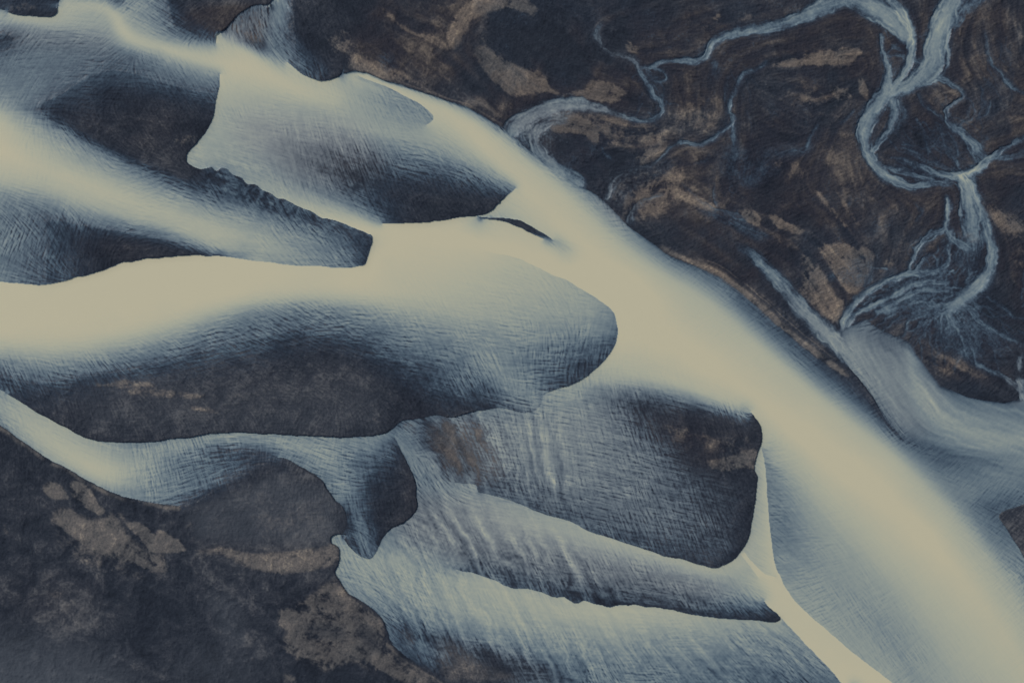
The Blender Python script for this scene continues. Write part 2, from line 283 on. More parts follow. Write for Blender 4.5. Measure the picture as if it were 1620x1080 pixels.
# strands: narrow channels on the flood plain, (x, y, width, cover)
STRANDS = [
 [(345,54,7,.9),(346,60,10,.93),(349,68,14,.93)],
 [(1330,0,30,.42),(1300,12,30,.46),(1260,30,22,.45),(1205,44,17,.45),(1160,52,16,.46),(1135,62,16,.46),(1124,76,14,.5),(1118,90,12,.46),(1100,99,8,.45),(1080,97,7,.45),(1050,97,6,.4),(1030,106,6,.38),(1015,108,5,.35)],
 [(1355,0,34,.5),(1385,14,38,.58),(1410,32,34,.6),(1428,52,26,.62),(1440,68,18,.66),(1440,84,13,.62),(1436,102,11,.6),(1426,122,10,.6),(1414,138,10,.6),(1405,150,14,.58)],
 [(1408,0,8,.75),(1422,18,12,.85),(1436,36,13,.92),(1443,50,11,.92),(1443,66,9,.88),(1438,78,7,.75)],
 [(1393,55,3,.4),(1394,75,6,.5),(1401,95,10,.54),(1406,115,13,.56),(1404,135,20,.56),(1398,155,26,.56),(1382,175,28,.55),(1370,200,23,.58),(1368,225,20,.6),(1377,250,18,.6),(1394,272,18,.6),(1418,288,17,.6),(1440,296,11,.58),(1462,294,10,.5),(1485,290,10,.4),(1505,288,6,.3)],
 [(1508,0,40,.56),(1497,25,38,.6),(1486,50,36,.62),(1480,75,38,.6),(1477,95,42,.56),(1465,115,38,.52),(1445,132,26,.52),(1425,143,18,.5),(1408,150,14,.5)],
 [(1540,0,26,.32),(1525,15,14,.36),(1512,40,10,.4)],
 [(1442,92,12,.3),(1455,98,16,.36),(1470,105,20,.45)],
 [(1480,122,12,.48),(1500,132,7,.45),(1518,143,6,.45),(1524,154,6,.44),(1512,164,6,.45),(1499,175,7,.5),(1502,192,8,.5),(1515,208,10,.5),(1532,222,12,.5),(1546,235,14,.48),(1556,248,12,.5)],
 [(1508,196,4,.4),(1525,218,8,.42),(1540,245,6,.4),(1550,256,6,.4)],
 [(1452,150,3,.3),(1460,165,3,.36),(1475,178,3,.36),(1490,188,4,.38)],
 [(1412,160,16,.5),(1416,175,20,.45),(1410,200,14,.4),(1398,215,10,.42),(1388,225,6,.5),(1380,240,6,.6)],
 [(1420,165,8,.3),(1430,180,10,.22),(1420,205,8,.2)],
 [(1430,255,3,.25),(1455,266,6,.42),(1480,274,9,.52),(1505,279,10,.6),(1520,276,12,.78),(1545,268,12,.8),(1560,255,8,.62),(1580,240,6,.48),(1600,228,6,.45),(1620,218,8,.42)],
 [(1395,262,4,.3),(1425,270,9,.36),(1455,280,12,.42),(1480,284,10,.4)],
 [(1620,242,10,.38),(1595,247,8,.36),(1572,250,6,.4),(1560,256,5,.45)],
 [(1518,276,12,.8),(1524,286,16,.72),(1530,300,22,.62),(1533,318,28,.56),(1536,340,32,.52),(1538,360,36,.42),(1538,380,34,.28),(1536,400,24,.16)],
 [(1528,284,8,.8),(1538,300,9,.66),(1548,322,10,.58),(1558,345,14,.56),(1566,372,16,.58),(1570,398,17,.6),(1567,420,18,.6),(1556,442,22,.58),(1538,460,28,.52),(1520,476,28,.46),(1500,488,22,.38)],
 [(1497,312,5,.6),(1499,328,9,.62),(1498,345,11,.6),(1497,360,14,.56),(1504,374,18,.5),(1520,388,18,.42),(1538,398,12,.32)],
 [(1497,362,14,.5),(1478,370,10,.45),(1458,383,8,.44),(1446,396,8,.44),(1441,412,7,.42),(1436,426,5,.38)],
 [(1510,375,8,.42),(1498,392,8,.4),(1500,410,10,.36),(1488,424,9,.36),(1462,432,8,.42),(1440,433,9,.46),(1415,440,10,.48),(1392,450,11,.48),(1370,462,11,.48),(1352,478,10,.5),(1341,492,10,.54),(1334,508,11,.6),(1332,524,10,.58)],
 [(1462,408,4,.42),(1452,424,5,.45),(1436,432,5,.6),(1418,440,4,.5)],
 [(1500,448,6,.3),(1470,446,7,.36),(1440,452,8,.42),(1420,464,8,.46),(1395,476,9,.5),(1368,488,9,.52),(1348,500,9,.52),(1338,515,8,.5)],
 [(1505,462,5,.32),(1475,458,6,.36),(1452,458,6,.42),(1430,470,6,.42),(1410,482,6,.42),(1385,492,5,.4)],
 [(1500,480,10,.36),(1475,484,6,.34),(1455,476,5,.3),(1440,482,5,.3),(1415,490,6,.35),(1395,494,5,.35)],
 [(1500,488,7,.36),(1475,495,5,.32),(1452,500,4,.3),(1435,510,3,.32),(1434,522,3,.3)],
 [(1490,498,8,.36),(1484,515,4,.3),(1480,535,3,.22)],
 [(1500,496,8,.4),(1515,520,6,.34),(1525,545,5,.32),(1527,565,4,.28)],
 [(1470,500,3,.28),(1455,515,3,.28),(1445,530,3,.22)],
 [(1530,540,3,.2),(1541,560,4,.36),(1544,576,5,.42),(1565,585,5,.42),(1588,598,5,.42),(1606,612,4,.45),(1614,622,5,.5)],
 [(1530,485,8,.36),(1545,502,6,.36),(1570,520,6,.38),(1595,535,5,.36),(1620,546,5,.36)],
 [(1560,470,3,.2),(1580,482,4,.26),(1600,498,4,.26),(1620,506,3,.24)],
 [(1545,545,3,.3),(1560,545,3,.25),(1580,555,2,.22)],
 [(1612,565,10,.45),(1612,585,8,.4)],[(1612,600,12,.55),(1618,620,14,.58)],
 [(1556,50,4,.15),(1560,75,7,.32),(1566,95,7,.36),(1580,112,6,.36),(1592,130,6,.36),(1606,142,5,.36),(1620,148,5,.36)],
 [(1214,98,6,.3),(1200,108,8,.3),(1182,116,7,.3),(1170,126,6,.36),(1163,140,7,.38),(1157,158,6,.38),(1153,175,5,.38),(1160,186,5,.44),(1155,198,6,.4),(1140,212,7,.4),(1118,226,6,.42),(1098,230,6,.42),(1080,227,5,.4),(1062,232,4,.34),(1048,248,4,.3),(1030,262,5,.28),(1005,270,6,.22),(985,275,5,.2)],
 [(1159,186,5,.4),(1159,205,7,.32),(1160,225,8,.3),(1158,242,6,.18)],
 [(1150,120,3,.2),(1148,145,4,.24),(1148,160,3,.2)],[(1120,245,3,.2),(1115,256,3,.26),(1098,260,3,.2)],
 [(1130,100,18,.22),(1125,118,10,.16)],[(1130,290,3,.24),(1130,310,4,.3),(1134,325,4,.28)],
 [(1292,196,3,.26),(1284,210,4,.32),(1278,228,4,.36),(1272,240,3,.3),(1250,238,7,.24),(1230,246,5,.16)],
 [(1350,175,3,.26),(1338,190,3,.32),(1330,196,2,.2)],
 [(1345,320,3,.2),(1340,330,3,.24)],[(1450,325,3,.25),(1460,335,4,.25),(1450,350,3,.2)],
 [(955,38,5,.14),(944,48,9,.26),(945,62,10,.34),(957,78,10,.34),(975,87,10,.28),(992,92,13,.34),(1005,97,13,.44),(1012,108,11,.5),(1020,122,9,.46),(1027,138,8,.46),(1033,152,8,.46),(1042,160,6,.42),(1046,172,6,.48),(1040,184,7,.5),(1024,190,6,.42),(1005,190,7,.4),(985,185,9,.38),(962,176,12,.4),(935,166,12,.48),(905,163,12,.5),(880,166,15,.46),(855,175,18,.46),(832,187,20,.42),(812,198,16,.36)],
 [(1047,150,3,.3),(1048,165,4,.4),(1044,180,4,.42)],
 [(1015,108,5,.4),(1035,108,5,.42),(1048,114,4,.36),(1055,124,4,.36),(1045,131,4,.32),(1032,130,3,.26)],
 [(1020,112,4,.3),(1030,118,6,.3),(1040,124,4,.26)],
 [(895,190,12,.3),(868,196,16,.38),(850,208,18,.46),(845,222,18,.46),(852,238,20,.48),(866,256,24,.5),(886,274,26,.52),(915,292,26,.5)],[(960,172,10,.4),(920,166,22,.46),(880,168,26,.5),(845,182,28,.5),(820,198,28,.46),(810,212,24,.5)],
 [(870,186,22,.26),(890,192,14,.22)],[(830,196,24,.34),(845,215,18,.26)],[(868,215,16,.18),(865,235,14,.2)],
 [(985,274,5,.4),(972,284,7,.38),(966,296,8,.42),(960,310,7,.46),(956,318,5,.4)],
 [(1048,308,5,.26),(1030,314,8,.28),(1012,324,8,.28),(1002,336,8,.32),(998,352,9,.34)],
 [(952,232,3,.2),(960,245,4,.3),(966,252,3,.25)],
 [(1165,385,8,.08),(1188,402,14,.24),(1206,418,18,.46),(1222,434,20,.5),(1238,450,22,.44),(1250,468,24,.42),(1266,488,28,.5),(1290,510,30,.56),(1312,530,32,.6),(1332,548,32,.62),(1348,566,34,.6)],
 [(1080,290,3,.1),(1115,325,6,.22),(1150,338,8,.3),(1180,352,6,.22)],
 [(1375,400,10,.18),(1378,420,10,.22),(1372,445,8,.22)],
 [(1430,60,4,.2),(1415,72,5,.32),(1405,86,5,.36)],[(1402,90,4,.3),(1418,88,5,.36),(1432,90,5,.36)],[(1412,75,3,.3),(1424,80,4,.3),(1436,86,3,.3)],
 [(1450,100,4,.3),(1444,115,5,.3),(1440,125,4,.3)],
 [(1538,165,3,.3),(1542,182,4,.32),(1530,192,4,.3),(1518,200,4,.3)],[(1562,160,3,.2),(1562,180,3,.3),(1545,188,2,.24)],
 [(1505,215,3,.3),(1512,232,3,.34),(1515,245,2,.3)],[(1500,240,3,.3),(1510,252,3,.34),(1514,264,3,.4)],
 [(1450,190,2,.24),(1462,215,2,.28),(1470,240,2,.24)],[(1425,235,2,.2),(1450,245,2,.3),(1465,262,2,.24)],[(1410,250,2,.3),(1440,255,3,.34),(1470,265,3,.3)],
]
# loose wandering rivulets are added between these, see rivulets()

# bed tone: (tan amount, softness px, polygon)
TAN = [
 (.4,14,[(80,826),(140,862),(200,892),(268,904),(250,922),(190,912),(120,886),(82,850)]),(.6,5,[(518,58),(535,52),(545,66),(540,84),(528,92),(520,74)]),(.8,6,[(545,104),(556,92),(566,98),(600,108),(618,118),(600,122),(560,109)]),(.6,3,[(1035,388),(1062,398),(1056,404),(1030,392)]),
 (.5,20,[(850,180),(960,176),(1060,195),(1075,235),(1000,232),(960,248),(930,220),(880,205)]),(.5,20,[(960,275),(1050,250),(1090,290),(1060,330),(1010,365),(965,325)]),(.4,22,[(560,95),(660,110),(740,160),(680,146),(590,122)]),(.35,24,[(1090,330),(1200,340),(1290,375),(1260,400),(1150,360)]),(.35,26,[(1230,120),(1330,130),(1380,180),(1290,190),(1230,160)]),(.35,20,[(1580,360),(1640,380),(1640,460),(1590,430)]),
 (.9,5,[(712,80),(706,58),(718,28),(742,2),(775,-8),(832,-4),(852,12),(846,28),(815,14),(777,17),(745,32),(735,55),(722,74)]),
 (.45,9,[(850,18),(880,36),(905,58),(900,64),(870,46),(846,28)]),
 (1,6,[(772,72),(790,92),(812,100),(822,110),(848,110),(862,122),(872,140),(895,146),(925,145),(935,126),(955,128),(985,142),(992,150),(975,164),(945,160),(905,152),(870,148),(835,148),(818,155),(795,142),(772,122),(758,100),(748,80)]),
 (.6,8,[(655,44),(690,58),(710,72),(712,84),(690,72),(660,56)]),
 (.6,9,[(546,112),(553,82),(566,88),(600,100),(640,116),(665,130),(640,133),(600,123),(560,108)]),(.5,2,[(598,8),(606,12),(628,30),(645,44),(664,52),(690,58),(708,70),(713,86),(704,78),(684,64),(660,58),(640,50),(620,34)]),(.5,7,[(755,60),(775,50),(770,75)]),
 (.35,10,[(760,160),(800,160),(830,170),(812,180),(780,176)]),
 (.95,4,[(872,180),(900,174),(928,188),(947,203),(948,227),(935,224),(922,214),(900,211),(880,212),(868,200)]),
 (.65,6,[(1002,248),(1020,234),(1055,230),(1048,246),(1030,258),(1010,264)]),
 (.5,7,[(1050,268),(1080,258),(1085,280),(1062,300),(1045,296)]),
 (.6,6,[(985,66),(1002,66),(1020,84),(1010,90),(990,82)]),
 (.8,6,[(1210,104),(1240,94),(1275,84),(1310,80),(1350,76),(1366,82),(1356,94),(1332,110),(1318,106),(1280,106),(1240,106)]),
 (.9,4,[(1314,146),(1322,132),(1330,140),(1344,142),(1347,152),(1336,160),(1322,158)]),
 (.8,4,[(1356,120),(1368,128),(1376,146),(1372,160),(1358,146)]),
 (.5,8,[(1255,150),(1275,140),(1300,145),(1290,165),(1265,168)]),
 (.6,4,[(1126,24),(1143,20),(1140,32),(1128,34)]),
 (.4,8,[(1100,40),(1180,20),(1230,10),(1225,22),(1150,42),(1110,54)]),
 (.65,7,[(1060,290),(1085,302),(1120,318),(1140,330),(1120,334),(1090,322),(1062,310)]),
 (.8,4,[(1166,332),(1190,332),(1204,345),(1200,360),(1180,350)]),
 (.7,4,[(1216,336),(1230,340),(1248,352),(1275,362),(1265,372),(1230,362),(1214,350)]),
 (.65,3,[(1284,294),(1300,306),(1318,330),(1336,352),(1348,368),(1340,368),(1318,342),(1296,318)]),
 (.5,3,[(1316,288),(1326,300),(1344,330),(1360,356),(1354,358),(1332,326)]),
 (.75,6,[(1264,398),(1282,408),(1300,428),(1312,450),(1320,470),(1336,474),(1338,492),(1326,512),(1300,498),(1275,476),(1262,460),(1272,440)]),
 (.85,6,[(1288,384),(1330,386),(1370,392),(1386,402),(1378,420),(1366,450),(1352,466),(1334,456),(1318,428),(1302,404)]),
 (.6,5,[(1396,412),(1412,408),(1420,420),(1400,424)]),
 (.55,5,[(1384,420),(1404,424),(1390,436)]),
 (.6,10,[(1543,312),(1565,322),(1600,338),(1622,350),(1622,400),(1590,370),(1560,348)]),
 (.4,14,[(1450,556),(1500,552),(1545,572),(1570,600),(1540,606),(1490,595)]),
 (.45,14,[(1190,240),(1260,250),(1290,280),(1250,290),(1200,270)]),
 (.4,16,[(1060,150),(1120,160),(1150,210),(1110,215),(1070,190)]),
 (.35,12,[(1560,275),(1600,265),(1622,270),(1622,285),(1580,290)]),
 (.42,6,[(1543,452),(1522,446),(1534,440)]),(.5,5,[(1520,365),(1535,365),(1552,378),(1552,392),(1534,384)]),
 # shore strips beside the main river
 (.8,2.5,[(1060,396),(1100,412),(1140,432),(1172,452),(1200,476),(1240,512),(1280,546),(1320,574),(1347,596),(1336,596),(1300,572),(1262,543),(1225,512),(1190,480),(1162,458),(1125,436),(1085,414),(1056,404)]),
 (.25,8,[(1000,270),(1040,350),(1060,396),(1040,390),(1000,350),(960,320)]),
 (.4,2,[(1178,446),(1212,470),(1250,500),(1290,536),(1312,556),(1308,558),(1270,526),(1230,490),(1190,460)]),
 (.55,3,[(716,160),(745,166),(760,178),(745,176)]),
 # left bank
 (.75,3,[(67,766),(78,762),(92,760),(99,768),(111,788),(96,790),(80,786),(70,776)]),
 (.8,3,[(111,762),(120,758),(133,762),(147,777),(155,796),(169,807),(158,815),(139,804),(119,790),(112,776)]),
 (.7,9,[(78,818),(92,804),(108,802),(133,815),(158,823),(178,807),(189,824),(205,846),(236,871),(258,880),(268,904),(244,902),(194,890),(144,868),(111,846),(92,830)]),
 (.85,3,[(181,806),(194,812),(200,826),(217,824),(236,835),(247,845),(250,836),(267,843),(283,852),(297,868),(278,874),(250,874),(236,870),(217,846),(202,830)]),
 (.6,5,[(300,866),(322,870),(347,863),(381,871),(403,876),(450,872),(500,866),(538,856),(540,890),(500,900),(450,907),(403,901),(372,887),(350,875),(320,876)]),
 (.3,8,[(282,812),(300,808),(316,830),(312,862),(298,858),(290,835)]),
 (.3,5,[(72,824),(88,822),(90,834),(76,834)]),
 (.16,14,[(285,815),(340,800),(400,790),(470,780),(520,790),(535,830),(480,850),(400,850),(330,845),(290,835)]),
 (.75,8,[(440,962),(468,954),(496,938),(516,920),(536,916),(552,940),(575,955),(600,975),(610,1000),(606,1020),(628,1036),(664,1062),(690,1082),(640,1082),(600,1062),(560,1045),(520,1062),(490,1052),(450,1030),(445,1010),(458,1000),(442,984)]),
 (.6,2,[(536,922),(556,945),(590,968),(606,990),(612,1010),(634,1034),(670,1058),(700,1080),(690,1080),(650,1054),(622,1034),(602,1010),(590,985),(556,958),(540,945)]),
 (.5,5,[(445,1060),(470,1062),(475,1080),(445,1080)]),
 (.35,5,[(385,1028),(400,1036),(410,1056),(420,1072),(412,1068),(396,1046)]),
 (.35,6,[(70,932),(100,930),(108,942),(85,946)]),(.4,2,[(0,826),(8,824),(16,844),(10,846)]),
 (.45,3,[(230,878),(262,872),(268,906),(252,904)]),
 # bars
 (.55,7,[(264,220),(290,214),(322,212),(312,226),(300,236),(292,244),(284,228)]),
 (.95,4,[(1112,728),(1150,722),(1172,712),(1198,708),(1194,744),(1168,740),(1145,748),(1126,740)]),
 (.42,12,[(1040,660),(1100,672),(1190,690),(1196,715),(1150,720),(1060,700)]),
 (.55,4,[(150,606),(200,599),(240,604),(250,612),(200,616),(155,615)]),(.5,4,[(190,612),(260,614),(330,624),(325,632),(270,630),(205,624)]),(.5,3,[(296,640),(325,643),(355,650),(340,654),(305,648)]),(.4,3,[(585,655),(595,660),(600,668),(592,668)]),(.3,8,[(350,618),(430,628),(420,636),(350,628)]),
 (.2,8,[(150,605),(200,600),(260,608),(330,622),(400,636),(330,640),(260,632),(190,624)]),
 (.75,26,[(668,664),(690,658),(730,656),(790,656),(820,700),(810,750),(762,775),(712,770),(700,740),(684,712),(674,690)]),
 (.7,6,[(628,674),(640,667),(655,665),(662,690),(655,692),(645,680)]),
 (.6,7,[(728,668),(745,676),(755,710),(752,740),(742,720)]),
 (.6,12,[(700,840),(720,850),(750,880),(740,900),(716,890)]),(.45,12,[(620,840),(650,850),(690,880),(670,885),(630,860)]),
 (.5,10,[(840,770),(880,790),(890,822),(860,810)]),
 (.5,6,[(630,995),(655,990),(660,1020),(640,1030)]),(.5,8,[(690,1000),(720,1010),(760,1040),(850,1080),(700,1080),(690,1050)]),
 (.5,8,[(350,50),(385,18),(420,10),(425,40),(410,80),(380,66),(366,50)]),
 (.4,10,[(320,50),(340,55),(332,68),(300,66)]),(.4,5,[(172,0),(190,0),(186,10)]),
 (.5,8,[(525,50),(545,40),(560,70),(540,95),(524,70)]),
 (.35,7,[(0,0),(60,0),(70,24),(20,22),(0,14)]),
]
# warm dark-brown ground instead of slate: (amount, softness, polygon)
BROWN = [
 (.8,30,[(560,0),(900,0),(1200,0),(1560,0),(1700,0),(1720,620),(1500,600),(1420,520),(1300,500),(1150,440),(1000,330),(850,230),(720,150),(560,100)]),
 (.2,20,[(150,150),(280,160),(330,200),(290,260),(180,220),(60,160)]),
 (.2,20,[(640,560),(680,660),(760,760),(860,820),(760,900),(600,870),(640,780)]),
 (.5,30,[(960,630),(1200,680),(1190,760),(1040,740)]),
 (.1,25,[(0,900),(160,920),(300,960),(200,1000),(0,980)]),
 (.12,20,[(280,800),(420,770),(530,790),(530,900),(400,890),(300,860)]),
 (.15,24,[(440,920),(560,920),(700,1080),(500,1080)]),
 (.08,20,[(100,600),(300,600),(600,600),(600,660),(200,660)]),
 (.8,10,[(280,20),(340,10),(420,10),(420,85),(340,75),(290,50)]),
 (.3,12,[(80,350),(300,390),(200,420),(120,400)]),
]
# smooth dark slate pans
DARK = [
 (.9,6,[(772,20),(800,18),(850,36),(900,60),(918,80),(935,110),(938,132),(915,140),(885,134),(850,110),(820,104),(800,88),(785,66),(774,44)]),
 (.7,10,[(732,40),(750,32),(765,70),(770,110),(800,140),(790,160),(740,150),(715,110),(712,90)]),(.6,14,[(500,-60),(610,-60),(600,30),(640,70),(600,80),(540,40)]),(.6,12,[(960,-60),(1080,-60),(1080,30),(1020,70),(970,40)]),(.5,14,[(1420,170),(1500,190),(1530,250),(1490,270),(1420,260)]),(.6,12,[(1430,440),(1620,450),(1620,600),(1500,560),(1440,520)]),
 (.9,9,[(1555,280),(1585,278),(1622,290),(1622,330),(1590,322),(1560,300)]),
 (.8,7,[(868,208),(900,214),(935,225),(965,245),(985,270),(960,288),(925,278),(895,262),(875,240)]),
 (.7,4,[(1308,116),(1318,108),(1328,116),(1322,132),(1308,136)]),(.7,4,[(1345,122),(1354,124),(1360,152),(1350,156),(1345,140)]),
 (.7,5,[(566,986),(580,988),(596,1000),(602,1026),(590,1032),(576,1020),(570,1002)]),
 (.6,7,[(482,990),(505,984),(540,992),(550,1006),(520,1010),(490,1004)]),
 (.55,8,[(1340,600),(1400,640),(1500,600),(1600,612),(1616,634),(1560,636),(1490,612)]),
 (.8,2,[(536,1050),(566,1060),(600,1080),(500,1080)]),
 (.6,3,[(722,668),(726,690),(738,720),(744,762),(738,762),(730,730),(718,690)]),
 (.6,3,[(658,664),(670,662),(672,690),(680,712),(670,708),(662,688)]),
 (.5,2,[(178,800),(184,802),(200,832),(222,858),(236,874),(228,874),(206,850),(190,826)]),
 (.5,3,[(112,812),(130,808),(148,812),(162,822),(146,822),(128,818)]),(.5,2,[(100,770),(108,770),(118,792),(112,790)]),
 (.4,30,[(150,940),(350,960),(380,1000),(200,1020)]),
 (.6,10,[(960,370),(1080,330),(1180,380),(1240,440),(1290,500),(1270,510),(1180,440),(1080,395)]),
]
# the mauve tint where thin water runs over brown sand: (amount, softness, polygon)
MAUVE = [
 (1,26,[(380,165),(560,190),(620,260),(560,300),(470,290),(360,220)]),
 (.6,30,[(660,660),(900,640),(980,600),(1100,640),(1200,680),(1190,890),(980,850),(830,800),(760,780),(680,760)]),
 (.9,24,[(650,780),(760,780),(900,840),(1100,900),(1180,930),(1100,960),(900,930),(720,890),(620,850)]),
 (.5,16,[(1200,430),(1330,520),(1380,510),(1440,540),(1445,640),(1480,690),(1420,690),(1340,580),(1220,470)]),
 (.5,20,[(1440,540),(1500,640),(1460,660)]),
 (.8,14,[(790,190),(860,160),(960,160),(1000,185),(920,200),(880,260),(830,220)]),
 (.8,10,[(935,40),(1010,80),(1010,120),(940,80)]),(.8,16,[(940,270),(1060,250),(1050,330),(990,360),(950,330)]),
 (.8,12,[(350,40),(430,10),(420,80),(360,70)]),(.5,16,[(0,40),(180,50),(180,80),(0,70)]),
 (.6,14,[(680,1000),(820,1030),(900,1080),(700,1080)]),(.8,10,[(1590,550),(1620,550),(1620,640),(1590,630)]),
 (.7,12,[(1370,390),(1400,400),(1380,460)]),
]
# ripple directions: crests run along these short strokes. Family A and family B cross each other.
HA = [(0,80,60,60),(60,70,180,75),(180,85,340,140),(20,145,100,135),(110,130,240,118),(100,190,220,245),(230,150,345,168),(0,300,80,315),(120,250,320,320),(320,280,560,380),
 (10,330,80,420),(100,340,140,430),(150,395,330,400),(420,180,540,190),(560,235,720,270),(700,230,800,290),(620,180,680,190),(450,260,600,330),(0,480,300,430),(400,440,600,430),
 (150,590,350,545),(300,575,500,520),(40,560,160,580),(640,560,780,580),(690,590,800,620),(860,565,960,550),(760,440,900,480),(850,500,960,510),(500,540,640,560),
 (900,620,1080,655),(870,760,1100,808),(960,700,1190,760),(760,700,900,715),(750,830,1000,888),(850,900,1100,940),(700,930,1000,972),(1000,1000,1200,1010),(700,1030,900,1050),
 (1240,780,1340,900),(1300,900,1400,1050),(1450,900,1560,1060),(1200,500,1400,690),(1000,370,1150,470),(850,260,950,340),(700,170,800,260),(1330,530,1420,680),(1450,600,1510,665),(1510,670,1620,700),(1450,710,1600,730),
 (40,670,160,740),(200,765,300,735),(280,775,390,735),(330,705,450,705),(430,705,520,745),(540,720,640,740),(560,800,640,790),(560,840,590,870),(640,700,680,780),(210,15,300,70),(300,40,340,60),(400,20,430,80),(460,60,530,120)]
HB = [(20,120,60,60),(120,140,190,90),(230,90,260,150),(290,110,330,170),(20,420,60,330),(90,430,110,350),(100,200,130,240),(200,320,260,300),(360,260,380,300),(430,300,450,330),(520,350,560,400),
 (400,170,420,240),(450,170,480,300),(560,200,610,320),(680,215,740,300),(620,150,650,200),(350,500,480,560),(200,540,300,600),(60,560,100,640),(10,590,40,640),(450,480,600,560),(600,480,680,620),(740,480,800,600),(850,520,840,610),(820,420,900,520),(930,500,900,590),
 (870,640,880,760),(920,600,970,760),(1000,700,1060,860),(1090,720,1140,860),(1040,620,1070,680),(720,680,760,760),(650,830,700,940),(560,880,640,1000),(760,900,840,1040),(900,950,970,1075),(800,820,840,900),(1080,900,1110,965),(950,870,990,940),(1060,985,1150,1080),(1180,990,1270,1080),(680,970,720,1060),
 (1230,860,1330,850),(1300,960,1400,900),(1400,1050,1480,980),(1300,600,1360,580),(1100,480,1160,440),(900,300,960,300),(1360,560,1420,540),(1500,660,1540,620),(1560,720,1580,690),(100,740,120,700),(220,720,230,790),(340,700,360,760),(470,730,500,690),(560,720,590,850),(620,740,640,800),(660,700,690,690),(240,60,300,20)]
# names: land pieces by the area they lie in
AREAS = [
 ('sandbar','small dark sandbar in the top left corner above the cream channel','sandbar',[(-110,-110),(112,-110),(112,34),(-110,34)]),
 ('sandbar','dark sandbar with a rippled blue upper side and a steep black front near the upper left','sandbar',[(-110,38),(200,60),(352,118),(352,250),(600,365),(600,428),(420,380),(230,320),(-110,180)]),
 ('sandbar','slim dark sandbar with a smooth curved shore above the cream river at the left edge','sandbar',[(-110,300),(100,325),(380,400),(380,412),(200,425),(90,470),(-110,460)]),
 ('sandbar','long dark sandbar with tan speckles in the left middle of the river','sandbar',[(-110,560),(430,490),(640,520),(810,600),(800,650),(640,672),(600,693),(150,712),(-110,640)]),
 ('sandbar','rounded sandbar tip drowned under blue water beside the widest cream water','sandbar',[(800,520),(990,480),(990,580),(870,620),(860,660),(790,660)]),
 ('sandbar','dark sandbar with a cross-rippled pale upper slope in the upper middle','sandbar',[(400,170),(700,200),(830,290),(770,346),(590,358),(400,260)]),
 ('sandbar','dark sandbar at the top edge left of the narrow waterfall-like stream','sandbar',[(190,-110),(432,-110),(428,10),(345,56),(330,72),(200,70)]),
 ('sandbar','dark sandbar at the top edge right of the narrow pale stream, cut by its lower shore','sandbar',[(456,-110),(548,-110),(547,118),(515,134),(470,110)]),
 ('sandbar','little brown sandbar between two thin streams near the top edge','sandbar',[(350,60),(384,20),(432,8),(430,92),(360,76)]),
 ('sandbar','big blunt-ended sandbar with a tan patch and grey ripples right of the middle','sandbar',[(870,640),(950,595),(1215,640),(1212,905),(1000,882),(640,768),(666,664)]),
 ('sandbar','small fan-shaped sandbar with a black right shore between two narrow blue streams','sandbar',[(470,700),(640,695),(665,800),(600,890),(552,868)]),
 ('sandbar','thin pointed sandbar with a scalloped lower shore near the bottom right','sandbar',[(690,830),(1240,925),(1245,988),(960,965),(700,905)]),
 ('sandbar','drowned brown shoal with pale streaks across it at the bottom edge','sandbar',[(612,960),(1000,1030),(1340,1060),(1340,1190),(720,1190),(620,1010)]),
 ('sandbar','tiny dark sliver of sand in the cream water below the upper middle bar','sandbar',[(755,342),(830,350),(910,400),(860,382),(800,360)]),
 ('sandbar','dark island cut by the right edge beside the blue shallows','sandbar',[(1560,790),(1730,760),(1730,1000),(1600,870)]),
 ('riverbank','dark slate riverbank with pale tan dust patches filling the bottom left corner','riverbank',
  [(-110,600),(0,673),(110,745),(227,795),(300,800),(340,775),(440,722),(500,745),(556,810),(545,846),(540,920),(600,975),(617,1013),(713,1080),(730,1200),(-110,1200)]),
]

# ------------------------------------------------------------------ fields
def polymask(poly, h=H//2, w_=W//2, sc=.5):
    p = (np.array(poly, float)+M)*sc
    x0 = max(int(p[:, 0].min())-1, 0); x1 = min(int(p[:, 0].max())+2, w_)
    y0 = max(int(p[:, 1].min())-1, 0); y1 = min(int(p[:, 1].max())+2, h)
    m = np.zeros((h, w_), bool)
    if x1 <= x0 or y1 <= y0: return m
    gy, gx = np.mgrid[y0:y1, x0:x1]; ins = np.zeros(gx.shape, bool)
    for (ax, ay), (bx, by) in zip(p, np.roll(p, -1, 0)):
        if ay == by: continue
        c = ((ay > gy) != (by > gy)) & (gx < (bx-ax)*(gy-ay)/(by-ay)+ax)
        ins ^= c
    m[y0:y1, x0:x1] = ins
    return m

def polyfield(lst):
    f = np.zeros((H//2, W//2), np.float32)
    for amt, soft, poly in lst:
        m = blur(polymask(poly).astype(np.float32), max(1, int(soft*.4)))
        f = np.maximum(f, m*amt)
    return f

